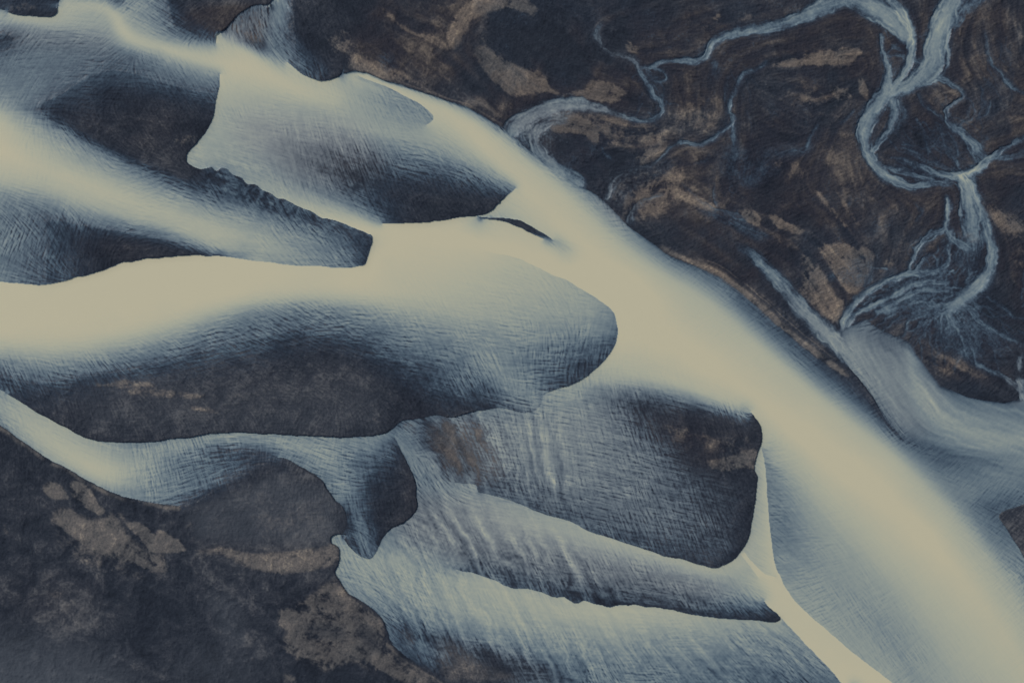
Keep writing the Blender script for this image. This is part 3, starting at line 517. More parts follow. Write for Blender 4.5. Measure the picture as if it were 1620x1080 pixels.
def raster_level(lv):
    """constraints at pyramid level lv: cell = 2**lv px"""
    c = 2**lv; h, w_ = -(-H//c), -(-W//c)
    s = np.zeros(h*w_, np.float64); n = np.zeros(h*w_, np.float64)
    def put(x, y, v):
        i = ((x+M)/c).astype(int); j = ((y+M)/c).astype(int)
        ok = (i >= 0) & (i < w_) & (j >= 0) & (j < h)
        k = j[ok]*w_+i[ok]
        np.add.at(s, k, v[ok]); np.add.at(n, k, 1)
    for r in soft_s:
        put(r[:, 0], r[:, 1], r[:, 2])
    se = np.zeros_like(s); ne = np.zeros_like(n)
    s2, n2 = s.copy(), n.copy()
    s[:] = 0; n[:] = 0
    for r in edge_s:
        d = np.gradient(r[:, :2], axis=0); d /= np.maximum(np.hypot(d[:, 0], d[:, 1]), 1e-6)[:, None]
        nx, ny = d[:, 1], -d[:, 0]
        for o in (.55, 1.0, 1.5):
            put(r[:, 0]+nx*o*c, r[:, 1]+ny*o*c, r[:, 2]); put(r[:, 0]-nx*o*c, r[:, 1]-ny*o*c, r[:, 3])
    e = n > 0
    s2[e] = s[e]; n2[e] = n[e]
    m = (n2 > 0)
    v = np.where(m, s2/np.maximum(n2, 1e-9), 0)
    return v.reshape(h, w_).astype(np.float32), m.reshape(h, w_)

def relax(f, v, m, it):
    f = np.where(m, v, f)
    for _ in range(it):
        p = np.pad(f, 1, mode='edge')
        g = (p[:-2, 1:-1]+p[2:, 1:-1]+p[1:-1, :-2]+p[1:-1, 2:])*.25
        f = np.where(m, v, g)
    return f

soft_s = [spline(p) for p in SOFT]
edge_s = [spline(p, wob=3.6 if k == 4 else 2.2, seed=k) for k, p in enumerate(EDGES)]
# a smooth ground truth of cover
f = None
for lv, it in ((6, 300), (5, 200), (4, 150), (3, 120), (2, 100), (1, 60), (0, 30)):
    v, m = raster_level(lv)
    f = np.full(v.shape, .5, np.float32) if f is None else up(f, *v.shape)
    f = relax(f, v, m, it)
# soften the creases of the soft contours without crossing the edges
elock = np.zeros((H, W), bool)
for r in edge_s:
    d = np.gradient(r[:, :2], axis=0); d /= np.maximum(np.hypot(d[:, 0], d[:, 1]), 1e-6)[:, None]
    for o in (-1.2, -.6, 0, .6, 1.2):
        i = (r[:, 0]+M+d[:, 1]*o).astype(int); j = (r[:, 1]+M-d[:, 0]*o).astype(int)
        ok = (i >= 0) & (i < W) & (j >= 0) & (j < H); elock[j[ok], i[ok]] = True
f0 = f.copy()
cover = relax(f, f0, elock, 70)

# flood plain: dry land east of the main river
FP = [(545,-120),(546,116),(560,112),(583,116),(607,127),(640,136),(673,146),(707,159),(740,170),(767,186),(790,199),(813,217),(840,240),(860,257),(887,276),(907,289),(940,306),(967,329),(997,359),(1023,379),(1057,402),(1080,412),(1107,422),(1140,439),(1167,458),
      (1197,482),(1230,512),(1263,542),(1297,567),(1330,591),(1347,597),(1338,574),(1322,553),(1330,522),(1366,503),(1397,522),(1440,542),(1450,560),(1463,580),(1487,610),(1530,626),(1580,636),(1622,631),(1760,620),(1760,-120)]
fp = up(polymask(FP).astype(np.float32), H, W)
fps = blur(fp, 2)
cover = cover*(1-fps)

# strands
def strand_field(lst, wavy=0, braid=True):
    """soft base of thin water plus several threads that wander, part and rejoin inside its width"""
    out = np.zeros((H, W), np.float32)
    rg = np.random.default_rng(77)
    def stamp(x, y, R_, cv, e, stp=2):
        for q in range(0, len(x), stp):
            Rq = R_[q]; a0 = int(max(x[q]-Rq-1, 0)); a1 = int(min(x[q]+Rq+2, W)); b0 = int(max(y[q]-Rq-1, 0)); b1 = int(min(y[q]+Rq+2, H))
            if a1 <= a0 or b1 <= b0: continue
            dd = np.hypot(XX[b0:b1, a0:a1]-x[q], YY[b0:b1, a0:a1]-y[q])
            v = cv[q]*np.clip((Rq-dd)/(Rq*(e[q] if hasattr(e, '__len__') else e)), 0, 1)
            t = out[b0:b1, a0:a1]; np.maximum(t, v, out=t)
    for k, pts in enumerate(lst):
        r = spline(pts, step=1.0, wob=wavy, seed=k % 7)
        x, y, wd, cv = r[:, 0]+M, r[:, 1]+M, np.maximum(r[:, 2], .8), r[:, 3]
        n = len(x)
        if not braid:
            stamp(x, y, wd*.5+1.5, cv, .8); continue
        big = np.clip((wd-9)/16, 0, 1)
        cv = cv*(1+.22*((r[:, 0] > 1330) & (r[:, 0] < 1520) & (r[:, 1] > 395) & (r[:, 1] < 540)))
        wd = np.where(wd < 10, wd*1.25, wd)
        stamp(x, y, wd*.5+3.2, cv*(.64+.33*big), .95-.2*big)
        d = np.gradient(r[:, :2], axis=0); d /= np.maximum(np.hypot(d[:, 0], d[:, 1]), 1e-6)[:, None]
        t = np.arange(n)
        for m_ in range(int(np.clip(wd.mean()/2.4+1, 2, 13))):
            ph, ph2 = rg.uniform(0, 6.28, 2); wm = wd.mean(); L1 = rg.uniform(55, 110)+wm*rg.uniform(4, 9); L2 = rg.uniform(24, 40)+wm*2.5
            off = (.26*np.sin(t/L1*6.28+ph)+.05*np.sin(t/L2*6.28+ph2)+rg.uniform(-.26, .26))*wd*1.05
            brk = np.clip(1.0+.45*np.sin(t/rg.uniform(30, 80)*6.28+rg.uniform(0, 6.28)), .3, 1.25)
            stamp(x+d[:, 1]*off, y-d[:, 0]*off, np.full(n, rg.uniform(1.3, 2.0))+wd*.07, cv*brk*rg.uniform(.8, 1.1), .95, 1)
    return out
strand = strand_field(STRANDS, 2.2)

def rivulets():
    rg = np.random.default_rng(5); L = []
    def walk(x, y, a, n, wd, cv, cur=.35):
        p = []
        for k in range(n):
            p.append((x, y, wd*(1-.5*k/n), cv*(1-.35*k/n))); a2 = a+rg.normal(0, cur)
            x += math.cos(a2)*9; y += math.sin(a2)*9
        return p
    for _ in range(30): L.append(walk(rg.uniform(1400,1500), rg.uniform(170,270), rg.uniform(.3,.8), 8, 1.6, rg.uniform(.14,.26)))
    for _ in range(46): L.append(walk(rg.uniform(1440,1550), rg.uniform(465,520), rg.uniform(.2,2.7), 10, 2.6, rg.uniform(.22,.36), .45))
    for _ in range(16): L.append(walk(rg.uniform(1500,1600), rg.uniform(480,560), rg.uniform(.2,1.2), 9, 2.2, rg.uniform(.16,.3), .45))
    for _ in range(44): L.append(walk(rg.uniform(1400,1520), rg.uniform(425,500), rg.uniform(2.4,3.2), 9, 3, rg.uniform(.28,.42), .4))
    for _ in range(26): L.append(walk(rg.uniform(1440,1550), rg.uniform(370,430), rg.uniform(.8,2.6), 7, 3, rg.uniform(.2,.34), .4))
    for _ in range(14): L.append(walk(rg.uniform(1430,1500), rg.uniform(60,130), rg.uniform(1.2,2.4), 5, 2, rg.uniform(.2,.3)))
    for _ in range(16): L.append(walk(rg.uniform(1480,1560), rg.uniform(130,230), rg.uniform(.6,2.2), 7, 2, rg.uniform(.14,.26)))
    for _ in range(20): L.append(walk(rg.uniform(1120,1180), rg.uniform(90,340), rg.uniform(1.2,2.2), 6, 2, rg.uniform(.12,.2)))
    for _ in range(14): L.append(walk(rg.uniform(1550,1600), rg.uniform(60,140), rg.uniform(.8,1.5), 6, 2, rg.uniform(.12,.22)))
    for _ in range(8): L.append(walk(rg.uniform(1560,1620), rg.uniform(470,600), rg.uniform(.2,1.4), 6, 2, rg.uniform(.12,.24)))
    for _ in range(14): L.append(walk(rg.uniform(1015,1050), rg.uniform(98,180), rg.uniform(.6,2.2), 4, 2, rg.uniform(.16,.28)))
    return L
strand = np.maximum(strand, strand_field(rivulets(), 3, False))
strand = .4*strand+.45*blur(strand, 1)+.15*blur(strand, 3)
strand = sample(strand, XX+1.8*vnoise(XX, YY, 9, 201)+.8*vnoise(XX, YY, 4, 203), YY+1.8*vnoise(XX, YY, 9, 202)+.8*vnoise(XX, YY, 4, 204))
WASH = [(.2,7,[(597,88),(618,80),(630,108),(606,122)]),(.34,10,[(792,198),(830,176),(870,165),(930,165),(900,185),(870,205),(862,240),(880,268),(905,288),(880,276),(850,250),(826,226)]),(.2,8,[(960,280),(1000,262),(1070,250),(1060,275),(1010,300),(985,330),(960,322)]),
 (.16,12,[(1140,225),(1170,225),(1240,270),(1180,300),(1130,280)]),(.2,10,[(1480,500),(1540,490),(1580,540),(1540,580),(1470,540)]),(.18,10,[(1400,425),(1500,420),(1500,500),(1400,490)]),(.14,10,[(1120,100),(1150,110),(1130,140),(1115,130)]),
 (.2,8,[(1090,318),(1150,335),(1230,375),(1200,380),(1120,345)]),(.2,10,[(1480,370),(1545,350),(1560,400),(1540,430),(1490,420)]),(.16,12,[(1180,235),(1290,225),(1290,245),(1190,255)]),(.2,7,[(1300,440),(1370,395),(1395,400),(1375,460)])]

# directions
def dirfield(strokes, c=4):
    h, w_ = H//c, W//c
    pc = np.zeros((h, w_), np.float32); ps = pc.copy(); m = np.zeros((h, w_), bool)
    for x0, y0, x1, y1 in strokes:
        a = 2*math.atan2(y1-y0, x1-x0); n = int(math.hypot(x1-x0, y1-y0)/c)+2
        for t in np.linspace(0, 1, n):
            i = int((x0+(x1-x0)*t+M)/c); j = int((y0+(y1-y0)*t+M)/c)
            if 0 <= i < w_ and 0 <= j < h: pc[j, i] = math.cos(a); ps[j, i] = math.sin(a); m[j, i] = True
    def solve(v):
        pyr = [(v, m)]
        while min(pyr[-1][0].shape) > 12:
            a, b = pyr[-1]; hh, ww = a.shape[0]//2*2, a.shape[1]//2*2
            a = a[:hh, :ww]; b = b[:hh, :ww].astype(np.float32)
            sb = b.reshape(hh//2, 2, ww//2, 2).sum((1, 3)); sa = (a*b).reshape(hh//2, 2, ww//2, 2).sum((1, 3))
            pyr.append((np.where(sb > 0, sa/np.maximum(sb, 1e-6), 0).astype(np.float32), sb > 0))
        g = None
        for a, b in pyr[::-1]:
            g = np.zeros(a.shape, np.float32) if g is None else up(g, *a.shape)
            g = relax(g, a, b, 60)
        return blur(g, 3)
    a = np.arctan2(solve(ps), solve(pc))*.5
    # cos/sin on the full grid through the doubled angle
    return up(np.cos(2*a), H, W), up(np.sin(2*a), H, W)
def unit(c2, s2):
    a = np.arctan2(s2, c2)*.5
    return np.cos(a).astype(np.float32), np.sin(a).astype(np.float32)

def lic(dx, dy, L, grain, seed, c=1):
    """noise smeared along a direction field (crests, streaks)"""
    h, w_ = dx.shape
    n = np.random.default_rng(seed).standard_normal((h, w_)).astype(np.float32)
    if grain == 1: n = .55*n+1.6*blur(n, 1)-2.1*blur(n, 2)
    elif grain: n = blur(n, grain)
    n = n.ravel(); n /= n.std()
    acc = n.copy(); tot = 1
    DX, DY = dx.ravel(), dy.ravel()
    for sg in (1, -1):
        x = np.tile(np.arange(w_, dtype=np.float32), h)+.5; y = np.repeat(np.arange(h, dtype=np.float32), w_)+.5
        px, py = DX*sg, DY*sg
        for k in range(L):
            x += px; y += py
            i = np.clip(x, 0, w_-1).astype(np.int32); j = np.clip(y, 0, h-1).astype(np.int32)
            q = j*w_+i
            wgt = .5+.5*math.cos(math.pi*(k+1)/(L+1))
            acc += n[q]*wgt
            tx, ty = DX[q], DY[q]
            s_ = np.sign(tx*px+ty*py); s_[s_ == 0] = 1
            px, py = tx*s_, ty*s_
    acc = acc.reshape(h, w_)
    return (acc/acc.std()).astype(np.float32)

# family A in the flood plain follows the strands
strokesA = list(HA)
for p in STRANDS:
    for a, b in zip(p[:-1], p[1:]): strokesA.append((a[0], a[1], b[0], b[1]))
strokesA += [(560,20,660,60),(600,60,700,140),(720,60,745,10),(780,0,850,25),(860,40,930,110),(760,90,830,150),(880,150,980,150),(870,190,945,215),(1080,120,1080,200),(1220,100,1350,90),(1200,150,1280,200),(1300,200,1250,300),(1280,290,1350,370),(1270,400,1320,480),(1300,390,1370,450),(1060,400,1340,590),(1000,300,1060,380),(1080,300,1250,370),(1600,20,1600,60),(1560,300,1620,340),(1460,560,1600,620),
             (0,720,60,780),(100,780,240,870),(300,870,420,890),(430,890,540,870),(300,820,500,800),(40,900,200,960),(100,1040,300,1020),(340,930,390,1040),(440,980,560,1000),(560,960,660,1060)]
A2 = dirfield(strokesA); B2 = dirfield(HB)
ax_, ay_ = unit(*A2); bx_, by_ = unit(*B2)
ripA = lic(ax_, ay_, 12, 1, 1)
ripB = lic(bx_, by_, 10, 1, 2)
hh, wh = H//2, W//2
ax2, ay2 = ax_[::2, ::2][:hh, :wh].copy(), ay_[::2, ::2][:hh, :wh].copy()
bx2, by2 = bx_[::2, ::2][:hh, :wh].copy(), by_[::2, ::2][:hh, :wh].copy()
ripA2 = up(lic(ax2, ay2, 16, 1, 3), H, W)
ripB2 = up(lic(bx2, by2, 20, 1, 4), H, W)
q4 = lambda a: a[::4, ::4][:H//4, :W//4].copy()
strB4 = up(lic(q4(bx_), q4(by_), 22, 1, 5), H, W)
strA4 = up(lic(q4(ax_), q4(ay_), 18, 1, 6), H, W)

# warped coordinates for ragged detail
wx = XX+9*vnoise(XX, YY, 40, 21)+4*vnoise(XX, YY, 15, 22)
wy = YY+9*vnoise(XX, YY, 40, 23)+4*vnoise(XX, YY, 15, 24)
n_big = fbm(wx, wy, 120, 31, 5, .6)
n_mid = fbm(wx, wy, 26, 41, 4, .62)
n_fine = fbm(XX, YY, 5, 51, 2, .7)

# --- cover with ripples
# where bands of streaks cross the shallows strongly
STREAK = up(polyfield([(1,30,[(560,850),(720,790),(900,860),(1000,1000),(1000,1080),(720,1080),(600,960)]),(.9,30,[(640,650),(900,640),(900,820),(760,780),(680,760)]),(.6,30,[(420,160),(560,180),(600,320),(460,280)]),(.6,26,[(950,920),(1250,980),(1300,1080),(950,1080)])]), H, W)
FLOW = up(polyfield([(1,10,[(1200,420),(1340,520),(1450,545),(1640,640),(1640,780),(1440,710),(1340,580)])]), H, W)
CALM = up(polyfield([(.65,24,[(960,300),(1100,400),(1360,600),(1420,700),(1640,700),(1640,900),(1560,880),(1300,650),(1000,430)]),(.88,10,[(1300,500),(1450,540),(1640,620),(1640,790),(1440,700)]),(.5,20,[(540,120),(700,180),(690,230),(540,210)]),(.45,30,[(1220,740),(1500,900),(1640,1080),(1420,1090),(1240,920)]),(.45,30,[(-60,60),(160,60),(350,120),(350,150),(200,140),(60,170),(-60,170)]),(.5,16,[(-50,-50),(330,80),(180,70),(60,45),(-50,40)]),(.35,30,[(380,180),(500,170),(520,300),(400,260)])]), H, W)
grain0 = fbm(XX, YY, 3.2, 61, 2, .8)
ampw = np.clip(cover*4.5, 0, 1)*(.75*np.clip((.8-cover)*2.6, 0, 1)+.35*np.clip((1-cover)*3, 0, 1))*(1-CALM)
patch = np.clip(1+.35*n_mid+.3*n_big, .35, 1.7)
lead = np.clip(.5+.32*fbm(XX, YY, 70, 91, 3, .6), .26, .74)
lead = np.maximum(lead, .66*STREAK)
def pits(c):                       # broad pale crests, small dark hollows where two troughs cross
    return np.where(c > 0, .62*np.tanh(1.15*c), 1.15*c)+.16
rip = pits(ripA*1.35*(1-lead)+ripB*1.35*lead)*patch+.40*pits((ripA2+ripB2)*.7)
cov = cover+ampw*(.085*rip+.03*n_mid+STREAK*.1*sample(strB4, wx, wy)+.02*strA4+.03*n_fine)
cov += FLOW*(.03*sample(strA4, wx, wy)+.018*ripA2+.012*grain0)*np.clip(cover*4, 0, 1)
frill = up(polyfield([(1,8,[(318,268),(350,262),(400,288),(480,326),(560,358),(540,362),(440,335),(370,312),(330,292)])]), H, W)
cov += frill*.12*fbm(wx, wy, 9, 77, 3, .6)*np.clip((.5-cover)*6, 0, 1)
cov = np.clip(cov, 0, 1.05)
# deep water carries only broad, faint clouds of silt
cov -= np.clip((cover-.6)*2.5, 0, 1)*.012*(n_big+1)
# strands: water breaks up into threads following the flow
grain = fbm(XX, YY, 3.2, 61, 2, .8)
thread = np.clip(1+.10*ripA+.10*ripA2+.22*n_mid+.2*grain, .0, 1.8)
wisp = np.clip(1.5-strand*2.2, .16, 1)
st = strand*(1-wisp+wisp*thread)
cov = np.maximum(cov, st)
fpn_ = np.clip(fps, 0, 1)*sstep(.1, .9, .6*fbm(XX, YY, 90, 301, 3, .6)+.3)
film_fp = fps*np.clip(blur(strand, 7)*.9, 0, .22)*np.clip(.5+.3*ripA+.3*grain+.5*n_mid, 0, 1.5)
wash = up(polyfield(WASH), H, W)*np.clip(.8+.35*n_mid+.12*ripA+.25*grain, 0, 1.5)
cov = np.maximum(cov, np.maximum(film_fp, wash*fps))
cov = np.maximum(cov, fpn_*(.05+.11*sstep(.9, 2.4, grain+.8*n_mid)))

# --- bed tone
tanb = up(polyfield(TAN), H, W); brown = up(polyfield(BROWN), H, W); dark = up(polyfield(DARK), H, W); mauve = up(polyfield(MAUVE), H, W)
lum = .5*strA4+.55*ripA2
fpn = np.clip(fps, 0, 1)
n_rag = fbm(wx, wy, 12, 47, 4, .7)
rag = .12*n_mid+.14*n_big+.10*strA4+.03*ripA+.15*n_rag+.07*grain
blk = up(polyfield([(1,30,[(-110,740),(240,800),(440,760),(540,900),(720,1090),(-110,1190)])]), H, W)
tan = sstep(.12, .95-.35*blk-.24*fpn, tanb+(1-.25*blk)*(1-.85*np.clip(STREAK*1.5, 0, 1))*rag*(.25+1.1*sstep(.05, .5, tanb)))*np.clip(tanb*1.7, 0, 1)
scatter = fpn*(1-dark)*sstep(.5, 2.3, .3*n_mid+.8*n_big+.25*strA4+.45*n_rag)*.24
tan = np.clip(np.maximum(tan, scatter), 0, 1)*(1-.8*dark)
tan = np.maximum(tan, blk*sstep(1.1, 2.2, n_mid+.4*n_big+.3*n_rag)*.06)
tone = .5+.13*n_big*(1-.7*dark)+.05*fpn*sample(strA4, wx, wy)*(1-.8*dark)+.09*n_mid*(1-.8*dark)+.07*lum*(.3*(1-blk)+fpn)*(1-.8*dark)+((.045*ripB+.03*ripA)*(1-.8*blk)*(1-.6*fpn)+.06*n_rag+.06*grain+.05*blk*n_rag)*(1-.6*dark)
tone -= .16*dark
grey = up(polyfield([(.65,14,[(290,810),(440,750),(530,780),(540,860),(420,860),(310,850)]),(.3,16,[(120,600),(600,600),(600,680),(150,680)]),(1,40,[(-110,1000),(100,1020),(200,1060),(220,1190),(-110,1190)]),(.5,16,[(330,940),(370,940),(385,1000),(390,1040),(350,1020)]),(.4,30,[(300,1010),(400,1030),(430,1090),(250,1090)])]), H, W)
brown = np.clip(brown*(1+.25*n_big+.55*fbm(wx, wy, 60, 131, 4, .6)+.12*strA4)-.6*dark, 0, 1)
mauve = np.clip(mauve, 0, 1)

# --- wet dark line along the steep fronts, and tan beach lines
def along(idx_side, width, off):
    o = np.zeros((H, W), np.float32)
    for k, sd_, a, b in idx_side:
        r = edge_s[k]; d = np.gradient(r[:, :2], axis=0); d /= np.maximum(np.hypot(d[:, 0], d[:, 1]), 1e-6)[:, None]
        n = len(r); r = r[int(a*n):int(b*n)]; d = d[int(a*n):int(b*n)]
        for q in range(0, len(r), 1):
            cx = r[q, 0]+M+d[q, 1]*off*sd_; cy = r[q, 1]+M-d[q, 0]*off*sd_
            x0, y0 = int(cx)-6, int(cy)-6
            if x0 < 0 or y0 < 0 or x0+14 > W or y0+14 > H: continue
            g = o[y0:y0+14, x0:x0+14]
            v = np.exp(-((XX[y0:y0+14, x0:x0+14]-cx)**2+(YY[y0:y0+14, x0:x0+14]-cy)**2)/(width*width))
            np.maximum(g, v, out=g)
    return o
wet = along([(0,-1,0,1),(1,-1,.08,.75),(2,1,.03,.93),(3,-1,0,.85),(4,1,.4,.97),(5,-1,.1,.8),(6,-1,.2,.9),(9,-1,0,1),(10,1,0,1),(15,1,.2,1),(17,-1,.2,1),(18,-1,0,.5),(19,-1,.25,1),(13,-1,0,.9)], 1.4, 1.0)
beach = 1.2*along([(16,-1,0,1)], 2.8, 3.4)
beach = np.maximum(beach, 1.35*along([(12,1,.36,1)], 3.6, 5.0))
beach = np.maximum(beach, .7*along([(12,1,.5,.97)], 1.0, 15))
beach = np.maximum(beach, .7*along([(11,1,.3,1)], 1.2, 4))
beach = np.maximum(beach, along([(18,-1,.45,1)], 1.6, 6))
tan = np.maximum(tan, beach*.85*np.clip(.8+.5*n_mid, 0, 1.3))
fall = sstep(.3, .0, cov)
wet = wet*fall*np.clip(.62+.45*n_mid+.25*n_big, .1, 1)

# --- heights (metres): bars stand a little above the water, ripples are real relief
dry = sstep(.5, 0., cover*(1-fpn)+strand*fpn)
hgt = 1.6*dry+blur(dry, 5)*1.2+dry*(.35*n_mid+.5*n_big+(.12*ripB+.05*ripA)*(1-blk)+.16*grain+.26*n_rag+.10*lum)+(1-dry)*ampw*(.07*rip)
hgt = hgt+frill*.5*fbm(wx, wy, 9, 77, 3, .6)*dry

# ------------------------------------------------------------------ pieces (object ids per cell)
sm = blur(np.maximum(cover, strand), 2)
water = sm > .27
area = np.full((H, W), -1, np.int32)
land_id = np.full((H, W), len(AREAS), np.int32)      # flood plain by default
for k, a in enumerate(AREAS):
    mk = up(polymask(a[3]).astype(np.float32), H, W) > .5
    land_id[mk & (fp < .5)] = k
# dry cells outside every named area and outside the flood plain count as water film
orphan = (land_id == len(AREAS)) & (fp < .5)
water = water | orphan
SIDE = [(545,-120),(560,112),(707,159),(790,199),(860,257),(997,359),(1107,422),(1230,512),(1347,597),(1400,668),(1440,700),(1500,722),(1760,722),(1760,-120)]
side = up(polymask(SIDE).astype(np.float32), H, W) > .5
pid = np.where(water, np.where(side, 101, 100), land_id)

# ------------------------------------------------------------------ meshes
def axis_lines(n):
    inner = np.arange(0, n+1, 1.0); o = [0.0]; s = 1.5
    while o[-1] < 1500: o.append(o[-1]+s); s = min(s*1.05, 12)
    o = np.array(o[1:])
    return np.concatenate([-o[::-1], inner, n+o])
gx = axis_lines(FW); gy = axis_lines(FH)
def refl(v, n):                                   # beyond the mapped ground the same country goes on
    lo, hi = -M+2, n+M-2; p = hi-lo
    t = np.mod(v-lo, 2*p); t = np.where(t > p, 2*p-t, t)
    return t+lo+M
GX, GY = np.meshgrid(gx, gy)
sx = refl(GX, FW).astype(np.float32); sy = refl(GY, FH).astype(np.float32)
S = lambda a: sample(np.ascontiguousarray(a, np.float32), sx, sy)
Z = S(hgt); ch1 = [S(cov), S(tan), S(brown), S(mauve)]; ch2 = [S(tone), S(wet), S(grey), np.ones_like(Z)]
cxm = (GX[:-1, :-1]+GX[1:, 1:])*.5; cym = (GY[:-1, :-1]+GY[1:, 1:])*.5
fi = refl(cxm, FW).astype(int).clip(0, W-1); fj = refl(cym, FH).astype(int).clip(0, H-1)
P = pid[fj, fi]
inside = (cxm > -M+3) & (cxm < FW+M-3) & (cym > -M+3) & (cym < FH+M-3)
P = np.where(~inside & (P < 100), len(AREAS), P)
nyv, nxv = GX.shape
vid = np.arange(nyv*nxv).reshape(nyv, nxv)
Q = np.stack([vid[:-1, :-1], vid[1:, :-1], vid[1:, 1:], vid[:-1, 1:]], -1).reshape(-1, 4)
PX = (GX.ravel()-FW/2).astype(np.float32); PY = (FH/2-GY.ravel()).astype(np.float32)
A1 = np.stack([c.ravel() for c in ch1], 1).astype(np.float32); A2_ = np.stack([c.ravel() for c in ch2], 1).astype(np.float32)

def srgb(c): return tuple(((v/255+.055)/1.055)**2.4 if v > 10 else v/255/12.92 for v in c)
def alb(c): return tuple(min(v/e, .9) for v, e in zip(srgb(c), E))+(1,)

def material(name, rough, spec):
    m = bpy.data.materials.new(name); m.use_nodes = True; nt = m.node_tree; N = nt.nodes; L = nt.links
    bs = N['Principled BSDF']; bs.inputs['Roughness'].default_value = rough; bs.inputs['Specular IOR Level'].default_value = spec
    def node(t, **k):
        n = N.new(t)
        for a, b in k.items(): setattr(n, a, b)
        return n
    def attr(nm):
        a = node('ShaderNodeAttribute', attribute_name=nm); s = node('ShaderNodeSeparateColor'); L.new(a.outputs['Color'], s.inputs[0])
        return s.outputs[0], s.outputs[1], s.outputs[2], a.outputs['Alpha']
    def mix(f, a, b, mode='MIX'):
        n = node('ShaderNodeMix', data_type='RGBA', blend_type=mode)
        for v, i in ((f, 0), (a, 6), (b, 7)):
            if hasattr(v, 'is_linked') or hasattr(v, 'links'): L.new(v, n.inputs[i])
            else: n.inputs[i].default_value = v
        return n.outputs[2]
    def math_(op, a, b=0, c=0, clamp=False):
        n = node('ShaderNodeMath', operation=op, use_clamp=clamp)
        for i, v in enumerate((a, b, c)):
            if hasattr(v, 'links'): L.new(v, n.inputs[i])
            else: n.inputs[i].default_value = v
        return n.outputs[0]
    def ramp(f, stops):
        r = node('ShaderNodeValToRGB'); cr = r.color_ramp
        while len(cr.elements) < len(stops): cr.elements.new(.5)
        for e, (p, c) in zip(cr.elements, stops): e.position = p; e.color = alb(c)
        L.new(f, r.inputs[0]); return r.outputs[0]
    cov_, tan_, brn, mav = attr('silt'); ton, wet_, gry, _ = attr('bed')
    geo = node('ShaderNodeNewGeometry')
    def noise(scale, det, rgh=.6):
        n = node('ShaderNodeTexNoise'); n.inputs['Scale'].default_value = scale; n.inputs['Detail'].default_value = det; n.inputs['Roughness'].default_value = rgh
        L.new(geo.outputs['Position'], n.inputs['Vector']); return n.outputs['Fac']
    g1 = noise(.35, 4, .75); g2 = noise(.05, 5, .65)
    tn = math_('ADD', ton, math_('MULTIPLY', math_('SUBTRACT', g1, .5), .45))
    tn = math_('ADD', tn, math_('MULTIPLY', math_('SUBTRACT', g2, .5), .25), clamp=True)
    slate = ramp(tn, [(0, (25,31,41)), (.35, (34,41,52)), (.6, (46,52,62)), (1, (80,84,90))])
    brwn = ramp(tn, [(0, (28,33,44)), (.4, (40,42,51)), (.65, (52,52,57)), (1, (78,76,76))])
    tcol = ramp(tn, [(0, (60,59,61)), (.4, (81,78,77)), (.7, (101,95,90)), (1, (138,128,114))])
    bed = mix(brn, slate, brwn)
    bed = mix(math_('MULTIPLY', gry, .6), bed, alb((70,78,88)))
    tf = math_('MULTIPLY', tan_, math_('ADD', .1, math_('ADD', math_('MULTIPLY', g1, 1.0), math_('MULTIPLY', g2, .7))), clamp=True)
    tgrey = ramp(tn, [(0, (60,63,68)), (.4, (76,78,81)), (.7, (94,93,93)), (1, (136,130,120))])
    bed = mix(tf, bed, mix(math_('MULTIPLY', brn, 1.3, clamp=True), tgrey, tcol))
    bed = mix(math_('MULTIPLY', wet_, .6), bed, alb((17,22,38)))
    cv = math_('ADD', cov_, math_('MULTIPLY', math_('MULTIPLY', math_('SUBTRACT', g1, .5), .10), math_('SUBTRACT', 1.0, cov_, clamp=True)), clamp=True)
    blue = ramp(cv, [(0, (31,41,57)), (.15, (45,60,77)), (.3, (62,79,95)), (.45, (85,103,116)), (.6, (109,125,132)), (.75, (135,147,143)), (.87, (157,163,148)), (.97, (172,171,149))])
    mauv = ramp(cv, [(0, (38,41,51)), (.15, (52,59,69)), (.3, (71,81,92)), (.45, (94,104,113)), (.6, (116,126,131)), (.75, (138,147,144)), (.87, (157,163,148)), (.97, (172,171,149))])
    wat = mix(mav, blue, mauv)
    # thin water lets sandy ground show through
    sh = math_('MULTIPLY', math_('SUBTRACT', 1, math_('MULTIPLY', cv, 1.6), clamp=True), math_('MULTIPLY', tf, .75))
    wat = mix(sh, wat, tgrey)
    col = mix(math_('MULTIPLY', cv, 3.2, clamp=True), bed, wat)
    L.new(col, bs.inputs['Base Color'])
    bm = node('ShaderNodeBump'); bm.inputs['Strength'].default_value = .5 if rough > .6 else .15; bm.inputs['Distance'].default_value = 1.2
    L.new(g1, bm.inputs['Height']); L.new(bm.outputs[0], bs.inputs['Normal'])
    return m
m_water = material('milky_water', .45, .25)
m_sand = material('volcanic_sand', .95, .15)

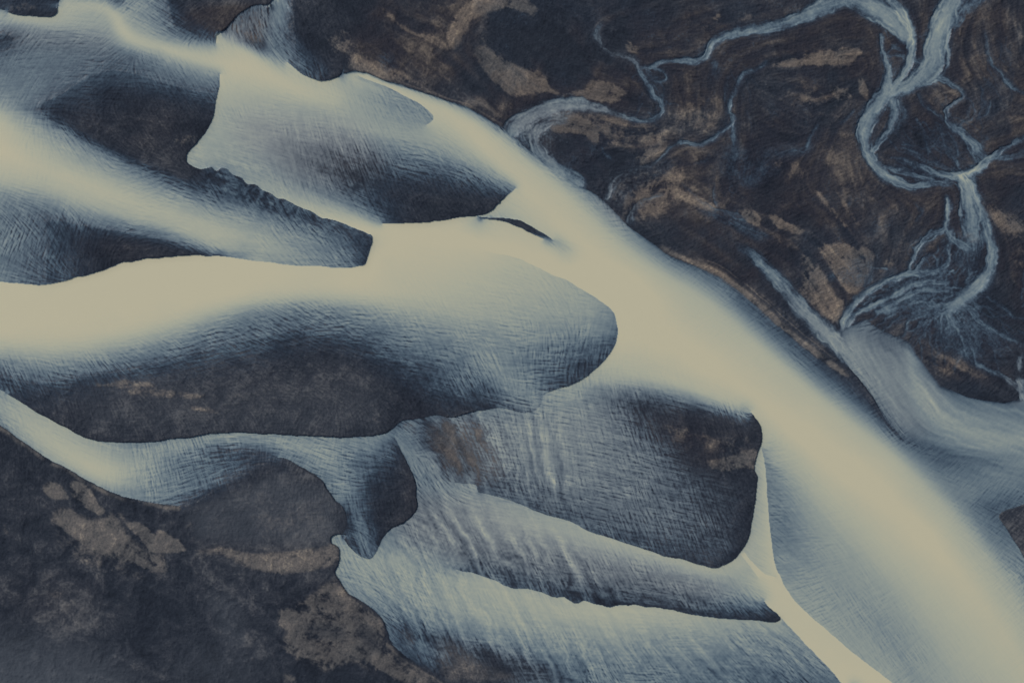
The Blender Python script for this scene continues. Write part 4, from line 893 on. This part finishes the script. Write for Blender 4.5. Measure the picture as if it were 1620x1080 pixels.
def piece(k, name, label, cat, mat, group=None):
    q = Q[(P == k).ravel()]
    if len(q) < 20: return None
    used = np.zeros(nyv*nxv, bool); used[q.ravel()] = True
    idx = np.flatnonzero(used); rem = np.zeros(nyv*nxv, np.int32); rem[idx] = np.arange(len(idx), dtype=np.int32)
    q = rem[q]
    me = bpy.data.meshes.new(name)
    me.vertices.add(len(idx)); me.loops.add(q.size); me.polygons.add(len(q))
    co = np.stack([PX[idx], PY[idx], Z.ravel()[idx]], 1).astype(np.float32)
    me.vertices.foreach_set('co', co.ravel())
    me.loops.foreach_set('vertex_index', q.ravel().astype(np.int32))
    me.polygons.foreach_set('loop_start', np.arange(0, q.size, 4, dtype=np.int32))
    me.polygons.foreach_set('use_smooth', np.ones(len(q), bool))
    me.update(calc_edges=True)
    for nm, a in (('silt', A1), ('bed', A2_)):
        at = me.attributes.new(nm, 'FLOAT_COLOR', 'POINT'); at.data.foreach_set('color', a[idx].ravel())
    me.materials.append(mat)
    o = bpy.data.objects.new(name, me); C.collection.objects.link(o)
    o['kind'] = 'structure'; o['label'] = label; o['category'] = cat
    if group: o['group'] = group
    return o
piece(100, 'river_water', 'wide milky cream river with blue rippled shallows crossing the picture', 'river', m_water)
piece(101, 'side_stream', 'thin braided pale blue streams threading the brown flood plain', 'stream', m_water)
piece(len(AREAS), 'flood_plain', 'dark brown flood plain with tan patches in the upper right', 'flood plain', m_sand)
for k, (nm, lb, ct, _) in enumerate(AREAS):
    piece(k, nm, lb, ct, m_sand, 'sandbars in the braided river' if nm == 'sandbar' else None)

# the plain runs on to the horizon beneath and beyond the mapped country
me = bpy.data.meshes.new('ground'); X0 = 30000
nseg = 40; vs_ = []; fs = []
for j in range(nseg+1):
    for i in range(nseg+1): vs_.append((-X0+2*X0*i/nseg, -X0+2*X0*j/nseg, -3.0))
for j in range(nseg):
    for i in range(nseg): a = j*(nseg+1)+i; fs.append((a, a+1, a+nseg+2, a+nseg+1))
me.from_pydata(vs_, [], fs); me.update()
gm = bpy.data.materials.new('far_sand'); gm.use_nodes = True
nt = gm.node_tree; b = nt.nodes['Principled BSDF']; b.inputs['Roughness'].default_value = .95
nz = nt.nodes.new('ShaderNodeTexNoise'); nz.inputs['Scale'].default_value = .002; nz.inputs['Detail'].default_value = 8
gp = nt.nodes.new('ShaderNodeNewGeometry'); nt.links.new(gp.outputs['Position'], nz.inputs['Vector'])
rp = nt.nodes.new('ShaderNodeValToRGB'); rp.color_ramp.elements[0].position = .35; rp.color_ramp.elements[0].color = alb((36,40,50)); rp.color_ramp.elements[1].position = .7; rp.color_ramp.elements[1].color = alb((84,76,70))
nt.links.new(nz.outputs['Fac'], rp.inputs[0]); nt.links.new(rp.outputs[0], b.inputs['Base Color'])
me.materials.append(gm)
g = bpy.data.objects.new('ground', me); C.collection.objects.link(g); g['kind'] = 'structure'
g['label'] = 'dark volcanic plain reaching to the horizon'; g['category'] = 'ground'
